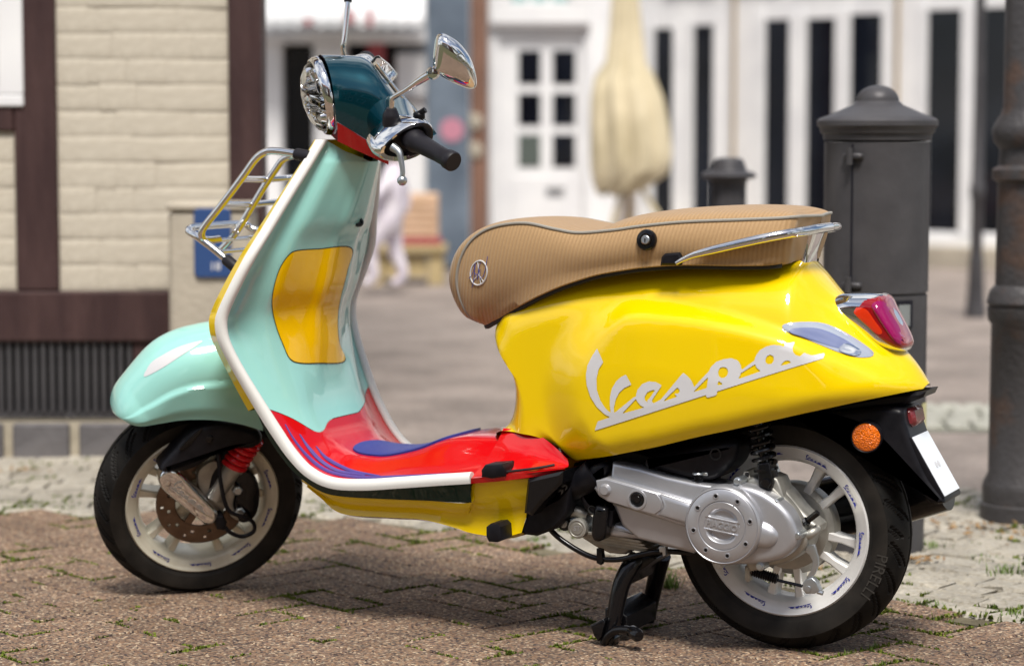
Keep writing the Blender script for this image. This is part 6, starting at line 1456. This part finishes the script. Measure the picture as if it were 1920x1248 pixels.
# air filter box above the belt case
airbox = EP('air_filter_box', [(-0.2633,0.359),(-0.2303,0.3817),(-0.1592,0.4012),(-0.0945,0.418),(-0.0676,0.4112),(-0.0727,0.3802),(-0.094,0.3533),(-0.1262,0.3359),(-0.1697,0.3385),(-0.2246,0.3488)], -.02, -.142, .018, 'black', n=60, steps=4)
q = (-0.1091,0.389); mb = MB(); mb.lathe([(.012, .002), (.009, .002), (.008, -.006), (.0, -.006)], (q[0], -.1425, q[1]), (0, -1, 0), 18); mb.build('filter_screw', 'gap', airbox)
q = (-0.1455,-0.14,0.3433)
mb = MB(); mb.lathe([(.0, -.014), (.006, -.013), (.0085, -.006), (.0085, .016), (.0, .016)], q, (0, 0, 1), 18); dr = mb.build('drain_cap', 'lens', airbox)
mb = MB(); mb.tube([V(q)+V((.0098*math.cos(a), .0098*math.sin(a), .006)) for a in np.linspace(0, 2*PI, 22)], .0020, 6); mb.box((q[0]+.014, q[1], q[2]+.006), (.012, .006, .006), ch=.001); mb.build('hose_clamp', 'steel', dr)
# carburettor clutter and subframe in the dark behind
mb = MB(); mb.box((-0.2398,-0.06,0.3493), (.22, .08, .05), Matrix.Rotation(math.radians(12), 3, 'Y'), ch=.01); mb.build('carburettor', 'black', scooter)
for a, b_, r in [((-0.3028,-0.1,0.3529),(-0.1368,-0.1,0.3313),0.006),((-0.3445,-0.08,0.3565),(-0.2769,-0.08,0.354),0.008)]:
    mb = MB(); mb.tube([a, b_], r, 8); mb.build('breather_hose', 'black', scooter)
EP('frame_wall', [(-0.472,0.3302),(-0.0804,0.4349),(-0.0798,0.3716),(-0.1237,0.3373),(-0.2129,0.3053),(-0.3959,0.3106),(-0.466,0.2955)], .05, .02, 0, 'black')
# ---- rear shock absorber with coil spring, its lug and the hub brackets
ya_ = -.118
sTop, sBot = V((-0.0303,-0.118,0.4425)), V((-0.0123,-0.118,0.336))
cv = []; D = (sBot-sTop)/np.linalg.norm(sBot-sTop); e1 = np.cross(D, (0, 1, 0)); e1 /= np.linalg.norm(e1); e2 = np.cross(D, e1)
Lc = .085
for t in np.linspace(0, 1, 120):
    a = t*2*PI*6; cv.append(sTop-D*.015+D*t*Lc+.021*(e1*math.cos(a)+e2*math.sin(a)))
mb = MB(); mb.tube(cv, .0042, 8); mb.build('shock_spring', 'gloss', scooter)
mb = MB(); mb.tube([sTop-D*.03, sTop+D*Lc], .009, 12); mb.lathe([(.0, Lc-.006), (.024, Lc-.006), (.024, Lc-.001), (.0, Lc)], sTop, D, 24); mb.build('shock_rod', 'gloss', scooter)
EP('shock_clevis', [(-0.0272,0.3752),(-0.0029,0.3786),(0.0038,0.3393),(-0.0003,0.3258),(-0.0108,0.321),(-0.0215,0.3255),(-0.0248,0.3375)], -.10, -.140, .003, 'gloss')
q = (-0.0083,0.3392); mb = MB(); mb.lathe([(.0105, 0), (.0105, .006), (.009, .008), (.0, .008)], (q[0], -.140, q[1]), (0, -1, 0), 6); mb.build('shock_bolt', 'gloss', scooter)
EP('shock_lug', [(-0.0313,0.3293),(-0.024,0.3452),(-0.007,0.3513),(0.0079,0.346),(0.0144,0.3321),(0.0274,0.2971),(0.0296,0.287),(0.0136,0.2962),(-0.0077,0.3123),(-0.0237,0.3154)], -.06, -.126, .004, 'alu', n=0)
EP('lug_web', [(-0.0684,0.3336),(-0.0611,0.3557),(-0.0514,0.3562),(-0.0459,0.3401),(-0.0309,0.3338),(-0.0276,0.3206),(-0.0576,0.325)], -.06, -.12, .003, 'alu')
q = (-0.0534,0.3502); mb = MB(); mb.lathe([(.0045, .0006), (.0, .0006)], (q[0], -.1202, q[1]), (0, -1, 0), 14); mb.build('web_hole', 'gap', scooter)
for q in [(-0.06,0.3408),(0.0154,0.3048),(0.059,0.2458),(-0.0951,0.1795),(-0.014,0.1815)]:
    mb = MB(); mb.lathe([(.0085, -.06), (.0085, -.002), (.0055, -.001), (.0055, .004), (.0, .0045)], (q[0], -.158, q[1]), (0, -1, 0), 12); mb.build('case_bolt', 'steel', scooter)
# hub backing plate and gearbox casting in front of the wheel
mb = MB(); mb.lathe([(.090, .04), (.090, .006), (.088, .001), (.080, -.003), (.078, -.007), (.05, -.012), (.0, -.014)], (0, -.016, .234), (0, 1, 0), 72); mb.build('drum_plate', 'alu', scooter, smooth=45)
EP('gear_case', [(-0.0181,0.3281),(0.0138,0.3249),(0.046,0.291),(0.0726,0.2672),(0.0842,0.2577),(0.0812,0.2442),(0.0624,0.2326),(0.0416,0.2034),(0.0099,0.1836),(-0.0275,0.1829)], -.05, -.108, .010, 'alu', n=60)
mb = MB(); mb.tube([(0.0497,-0.11,0.2313),(0.0722,-0.115,0.2438),(0.0811,-0.1,0.2524)], .0095, 12, res=14); mb.build('brake_cam_spindle', 'alu', scooter)
mb = MB(); a, b_ = V((0.0651,-0.12,0.2676)), V((0.0894,-0.125,0.2873)); mb.tube([a, b_], .0062, 4); mb.tube([a-(b_-a)*.1, a+(b_-a)*.1], .0085, 8); mb.build('breather_cap', 'gloss', scooter)
EP('brake_arm', [(0.064,0.2208),(0.0798,0.2239),(0.083,0.2119),(0.0874,0.199),(0.0875,0.1836),(0.0814,0.1678),(0.0731,0.157),(0.0647,0.1594),(0.074,0.1744),(0.077,0.191),(0.0705,0.2028),(0.0621,0.2084)], -.108, -.116, .001, 'steel')
EP('cable_clevis', [(0.06,0.1496),(0.0663,0.1583),(0.0788,0.1613),(0.0873,0.1538),(0.0938,0.1379),(0.0834,0.131),(0.0666,0.1296),(0.0602,0.1373)], -.106, -.124, .002, 'steel')
q = (0.0709,0.1399); mb = MB(); mb.lathe([(.0060, 0), (.0055, .003), (.0, .0035)], (q[0], -.124, q[1]), (0, -1, 0), 16); mb.build('clevis_pin', 'steel', scooter)
mb = MB(); mb.tube([(0.0879,-0.118,0.1351),(0.0984,-0.118,0.1328)], .005, 8); mb.build('adjuster_nut', 'steel', scooter)
mb = MB(); mb.tube([(0.0578,-0.116,0.1426),(0.008,-0.116,0.15)], .0032, 8); mb.build('brake_cable', 'gloss', scooter)
mb = MB(); a, b_ = V((-0.0413,-0.116,0.1638)), V((0.0079,-0.116,0.1521)); n_ = 44
mb.tube([a+(b_-a)*t for t in np.linspace(0, 1, n_)], [.008+.0022*(k % 4 < 2) for k in range(n_)], 14); mb.build('cable_bellows', 'black', scooter)
EP('cable_stop', [(-0.0567,0.1729),(-0.046,0.1716),(-0.0458,0.1447),(-0.0522,0.1421),(-0.0576,0.1479)], -.105, -.12, .002, 'alu')
# ---- cable loop under the engine and its clip
mb = MB(); mb.tube([(-0.4742,-0.13,0.2351),(-0.4431,-0.13,0.2052),(-0.3974,-0.13,0.1797),(-0.3577,-0.13,0.1677),(-0.3126,-0.13,0.1689),(-0.2718,-0.12,0.1797),(-0.2275,-0.12,0.1893),(-0.1687,-0.1,0.1872)], .0055, 10, res=60); mb.build('brake_cable', 'gloss', scooter)
EP('cable_clip', [(-0.3557,0.1888),(-0.3455,0.1874),(-0.3421,0.1654),(-0.3466,0.1566),(-0.3556,0.1602)], -.125, -.14, .001, 'gloss'); EP('cable_clip', [(-0.2282,0.2003),(-0.2138,0.2034),(-0.2137,0.1846),(-0.2192,0.1821),(-0.2204,0.1903),(-0.2259,0.19)], -.12, -.134, .001, 'steel')
# ---- centre stand with two tubular legs, cross plate, foot lever and pads
stand = MB(); stand.tube([(-0.289,-0.09,0.1662),(-0.2977,-0.105,0.1511),(-0.3116,-0.115,0.1199),(-0.3196,-0.12,0.0798),(-0.3254,-0.125,0.0378),(-0.3345,-0.13,0.0092)], [.019, .0185, .0175, .0165, .015, .012], 14, res=36); stand = stand.build('centre_stand', 'gloss', scooter)
mb = MB(); mb.tube([(-0.2951,0.06,0.1478),(-0.3097,0.075,0.1058),(-0.3268,0.09,0.0523),(-0.342,0.1,-0.0062),(-0.352,0.105,-0.0247)], [.020, .018, .017, .016, .013], 14, res=30); mb.build('leg', 'gloss', stand)
EP('cross_plate', [(-0.3542,0.0629),(-0.3382,0.0696),(-0.306,0.0506),(-0.3059,0.016),(-0.3287,0.0119),(-0.354,0.0195)], .06, -.10, .004, 'gloss', stand)
EP('pivot_plate', [(-0.3199,0.1569),(-0.2995,0.1648),(-0.2612,0.1751),(-0.2444,0.171),(-0.2667,0.1533),(-0.2892,0.1378),(-0.2993,0.1156),(-0.3151,0.1101),(-0.3221,0.1332)], .02, -.10, .004, 'gloss', stand)
mb = MB(); mb.tube([(-0.3395,-0.14,0.0022),(-0.3263,-0.145,0.0203),(-0.3097,-0.15,0.0322),(-0.2854,-0.155,0.0363),(-0.2712,-0.16,0.0353)], .0085, 12, res=24); mb.build('foot_lever', 'gloss', stand)
a, b_ = V((-0.2754,-0.155,0.0351)), V((-0.2521,-0.175,0.0304))
mb = MB(); mb.lathe([(.0, -.004), (.010, -.003), (.013, .004), (.013, .026), (.010, .032), (.0, .033)], a, b_-a, 16); mb.build('lever_knob', 'gloss', stand)
EP('foot_pad', [(-0.3652,0.0375),(-0.3369,0.0526),(-0.3335,0.0486),(-0.3402,0.0162),(-0.3481,0.007),(-0.3572,0.0168)], -.115, -.15, .004, 'gloss', stand)
mb = MB(); q = (-0.3266,-0.13,0.0004); mb.lathe([(.0, -.014), (.009, -.013), (.011, -.006), (.011, .018), (.0, .02)], (q[0], -.13, .011), (0, 1, 0), 16); mb.build('foot_roller', 'gloss', stand)
# ---- exhaust on the far side
mb = MB(); mb.tube([(-.12, .17, .22), (.02, .175, .25), (.18, .17, .29), (.26, .165, .31)], [.03, .062, .064, .05], 24, res=16); mb.build('exhaust', 'gloss', scooter)
# ------------------------------------------------------------------ rear mudguard, reflectors, number plate
tailb = MB(); tp = [(0.0708,0.4789),(0.1337,0.4921),(0.2164,0.5101),(0.2736,0.5177),(0.2677,0.5054),(0.2494,0.4975),(0.227,0.4884),(0.1754,0.4808),(0.0922,0.4513)]
mudv = [(0.021,0.4643),(0.0949,0.473),(0.1782,0.4851),(0.2297,0.4835),(0.2383,0.4597),(0.2574,0.4102),(0.2847,0.3562),(0.3158,0.3168),(0.3118,0.3095),(0.2936,0.3083),(0.2802,0.3166),(0.2417,0.3638),(0.1999,0.4091),(0.158,0.4404),(0.0951,0.4576)]
mg = MB(); mg.prism(spline(mudv, 110, True), .0, -.070, .012, steps=4); mg.mirror(); mud = mg.build('rear_mudguard', 'black', scooter, smooth=45)
mb = MB(); mb.prism(tp, .0, -.05, .006); mb.mirror(); mb.build('tail_cap', 'black', mud)
q = V((0.1705,-0.085,0.4297))
mb = MB(); mb.lathe([(.0, -.018), (.030, -.018), (.0300, .004), (.028, .0065), (.0265, .005)], q, (.12, -1, 0), 48); rfl = mb.build('reflector_ring', 'black', mud)
mb = MB(); mb.lathe([(.0268, .0045), (.024, .0068), (.0, .0078)], q, (.12, -1, 0), 48); mb.build('amber_reflector', 'amber', rfl)
mb = MB(); c = V((0.2333,-0.03,0.4632)); 
Rt = Matrix.Rotation(math.radians(-12), 3, 'Y')
mb.box(c+V((0, .03, 0)), (.034, .075, .036), Rt, ch=.007); mb.build('red_reflector', 'redref', mud)
mb = MB(); mb.box(c+V((-.014, .03, -.002)), (.03, .086, .046), Rt, ch=.006); mb.build('reflector_mount', 'black', mud)
# plate: lies in a raked plane facing rearwards
pa, pb, pc_ = V((0.2482,-0.065,0.4315)), V((0.3149,-0.065,0.3195)), None
ax1 = (pb-pa)/np.linalg.norm(pb-pa); wP = .0; nrm = np.cross(ax1, (0, 1, 0)); nrm /= np.linalg.norm(nrm); nrm = nrm if nrm[0] > 0 else -nrm
Lp = np.linalg.norm(pb-pa); Wp = .118
def plate_box(name, d0, d1, inset, mat, par, y0=0., y1=None, a0=0., a1=1.):
    mb = MB(); v = []
    for dd in (d0, d1):
        for (a, y) in ((a0*Lp+inset, -.065+y0+inset), (a1*Lp-inset, -.065+y0+inset), (a1*Lp-inset, -.065+(y1 or Wp)-inset), (a0*Lp+inset, -.065+(y1 or Wp)-inset)):
            v.append(pa+ax1*a+V((0, 1, 0))*0+nrm*dd+V((0, y+.065, 0)))
    mb.add(v, [(0, 1, 2, 3), (7, 6, 5, 4), (0, 4, 5, 1), (1, 5, 6, 2), (2, 6, 7, 3), (3, 7, 4, 0)]); return mb.build(name, mat, par, smooth=0, bevel=.0015)
pl_ = plate_box('plate_frame', -.012, .0015, 0, 'black', scooter)
plate_box('number_plate', .0016, .0036, .0025, 'plate', pl_)
for k in (0, 1):
    cpt = pa+ax1*Lp*.52+V((0, .052+.018*k, 0))+nrm*.0037
    mb = MB(); mb.lathe([(.0068, 0), (.0068, .0006), (.0, .0007)], cpt, nrm, 20); mb.build('plate_seal', 'decal', pl_)

# ------------------------------------------------------------------ trees across the street: the glossy paint and chrome mirror them
M['bark'] = noisy(material('bark', (.10, .07, .05), .9), (.07, .05, .035), (.14, .10, .07), 8, 6, .5, 30)
M['leaves'] = noisy(material('leaves', (.05, .09, .02), .6), (.035, .06, .014), (.08, .13, .03), 1.5, 4)
def tree(u, v, H, R_, seed, label):
    r = random.Random(seed); t = empty('tree', street(u, v, 0), 0, label, 'tree', 'trees across the street')
    mb = MB(); mb.tube([(0, 0, -.1), (.05, .03, H*.25), (0, .1, H*.5), (.1, .05, H*.8)], [.22, .17, .11, .03], 10, res=12)
    cl = []
    for k in range(9):
        a = k*2.4+r.random(); z = H*(.36+.05*k); d = R_*r.uniform(.5, .9)*(1-.04*k); p = (d*math.cos(a), d*math.sin(a), z+H*r.uniform(.08, .2)); cl.append(p); mb.tube([(0, .05, z), (p[0]*.5, p[1]*.5, z+.3), p], [.07, .045, .015], 6)
    mb.build('trunk', 'bark', t); lv_ = MB()
    for p in cl+[(0, 0, H*.9), (.3, .2, H*.75), (-.4, .2, H*.7)]:
        for _ in range(240):
            d = Vector((r.gauss(0, 1), r.gauss(0, 1), r.gauss(0, .8))).normalized()*R_*.45*r.random()**.4; c = Vector(p)+d; a = Vector((r.gauss(0, 1), r.gauss(0, 1), r.gauss(0, 1))).normalized()*.11; b_ = a.orthogonal().normalized()*.06
            lv_.add([c-a, c+b_, c+a, c-b_], [(0, 1, 2, 3)])
    lv_.build('crown', 'leaves', t, smooth=0)
# ------------------------------------------------------------------ houses across the street, behind the viewer: they darken what the paint reflects
M['brickred'] = noisy(material('red_brick_wall', (.22, .09, .06), .85), (.18, .075, .05), (.27, .12, .085), 6, 6, .3, 30)
def far_house(u0, u1, v0, h, wall, label):
    t = empty('house', street(0, v0, 0), CAM_YAW, label, 'house', 'houses across the street')
    part('wall', wall, t, bx(u0, u1, -6, 0, -.05, h)); r_ = MB(); r_.add([(u0-.3, .4, h+.002), (u1+.3, .4, h+.002), (u1+.3, -6.4, h+.002), (u0-.3, -6.4, h+.002), (u0-.3, -3, h+2.6), (u1+.3, -3, h+2.6)], [(0, 1, 5, 4), (2, 3, 4, 5), (1, 2, 5), (3, 0, 4), (0, 3, 2, 1)]); r_.build('roof', 'roof', t, smooth=0)
    for z0 in (.9, 3.6):
        x = u0+.7
        while x < u1-1.3:
            w_ = part('window', 'wood_white', t, bx(x, x+.07, .002, .05, z0, z0+1.4), bx(x+.93, x+1., .002, .05, z0, z0+1.4), bx(x+.0705, x+.9295, .002, .05, z0, z0+.07), bx(x+.0705, x+.9295, .002, .05, z0+1.33, z0+1.4)); part('pane', 'glassdark', w_, bx(x+.071, x+.929, .003, .02, z0+.071, z0+1.329)); x += 1.9
    for z in (.35, 2.9, h-.3): part('timber', 'timber', t, bx(u0+.002, u1-.002, .001, .03, z, z+.2))
    x = u0+.2
    while x < u1-.3: part('timber', 'timber', t, bx(x, x+.18, .001, .028, .552, 2.898)); x += 1.9
far_house(-9.6, -1.6, -7.5, 5.4, 'cream', 'long cream half-timbered house opposite the scooter, behind the viewer')
far_house(-.4, 9, -8.0, 5.8, 'brickred', 'red brick house opposite the scooter with two rows of white windows')
far_house(-24, -13.2, -7.0, 5.6, 'render', 'beige rendered house opposite, beyond the alley to the left of the cream one')
tree(6.4, -1.8, 6.0, 2.4, 1, 'broad leafy tree across the street, mirrored as the dark green patch in the headset')
tree(9.5, 2.5, 6.5, 2.6, 2, 'taller leafy tree farther along the pavement, to the right of the near one')
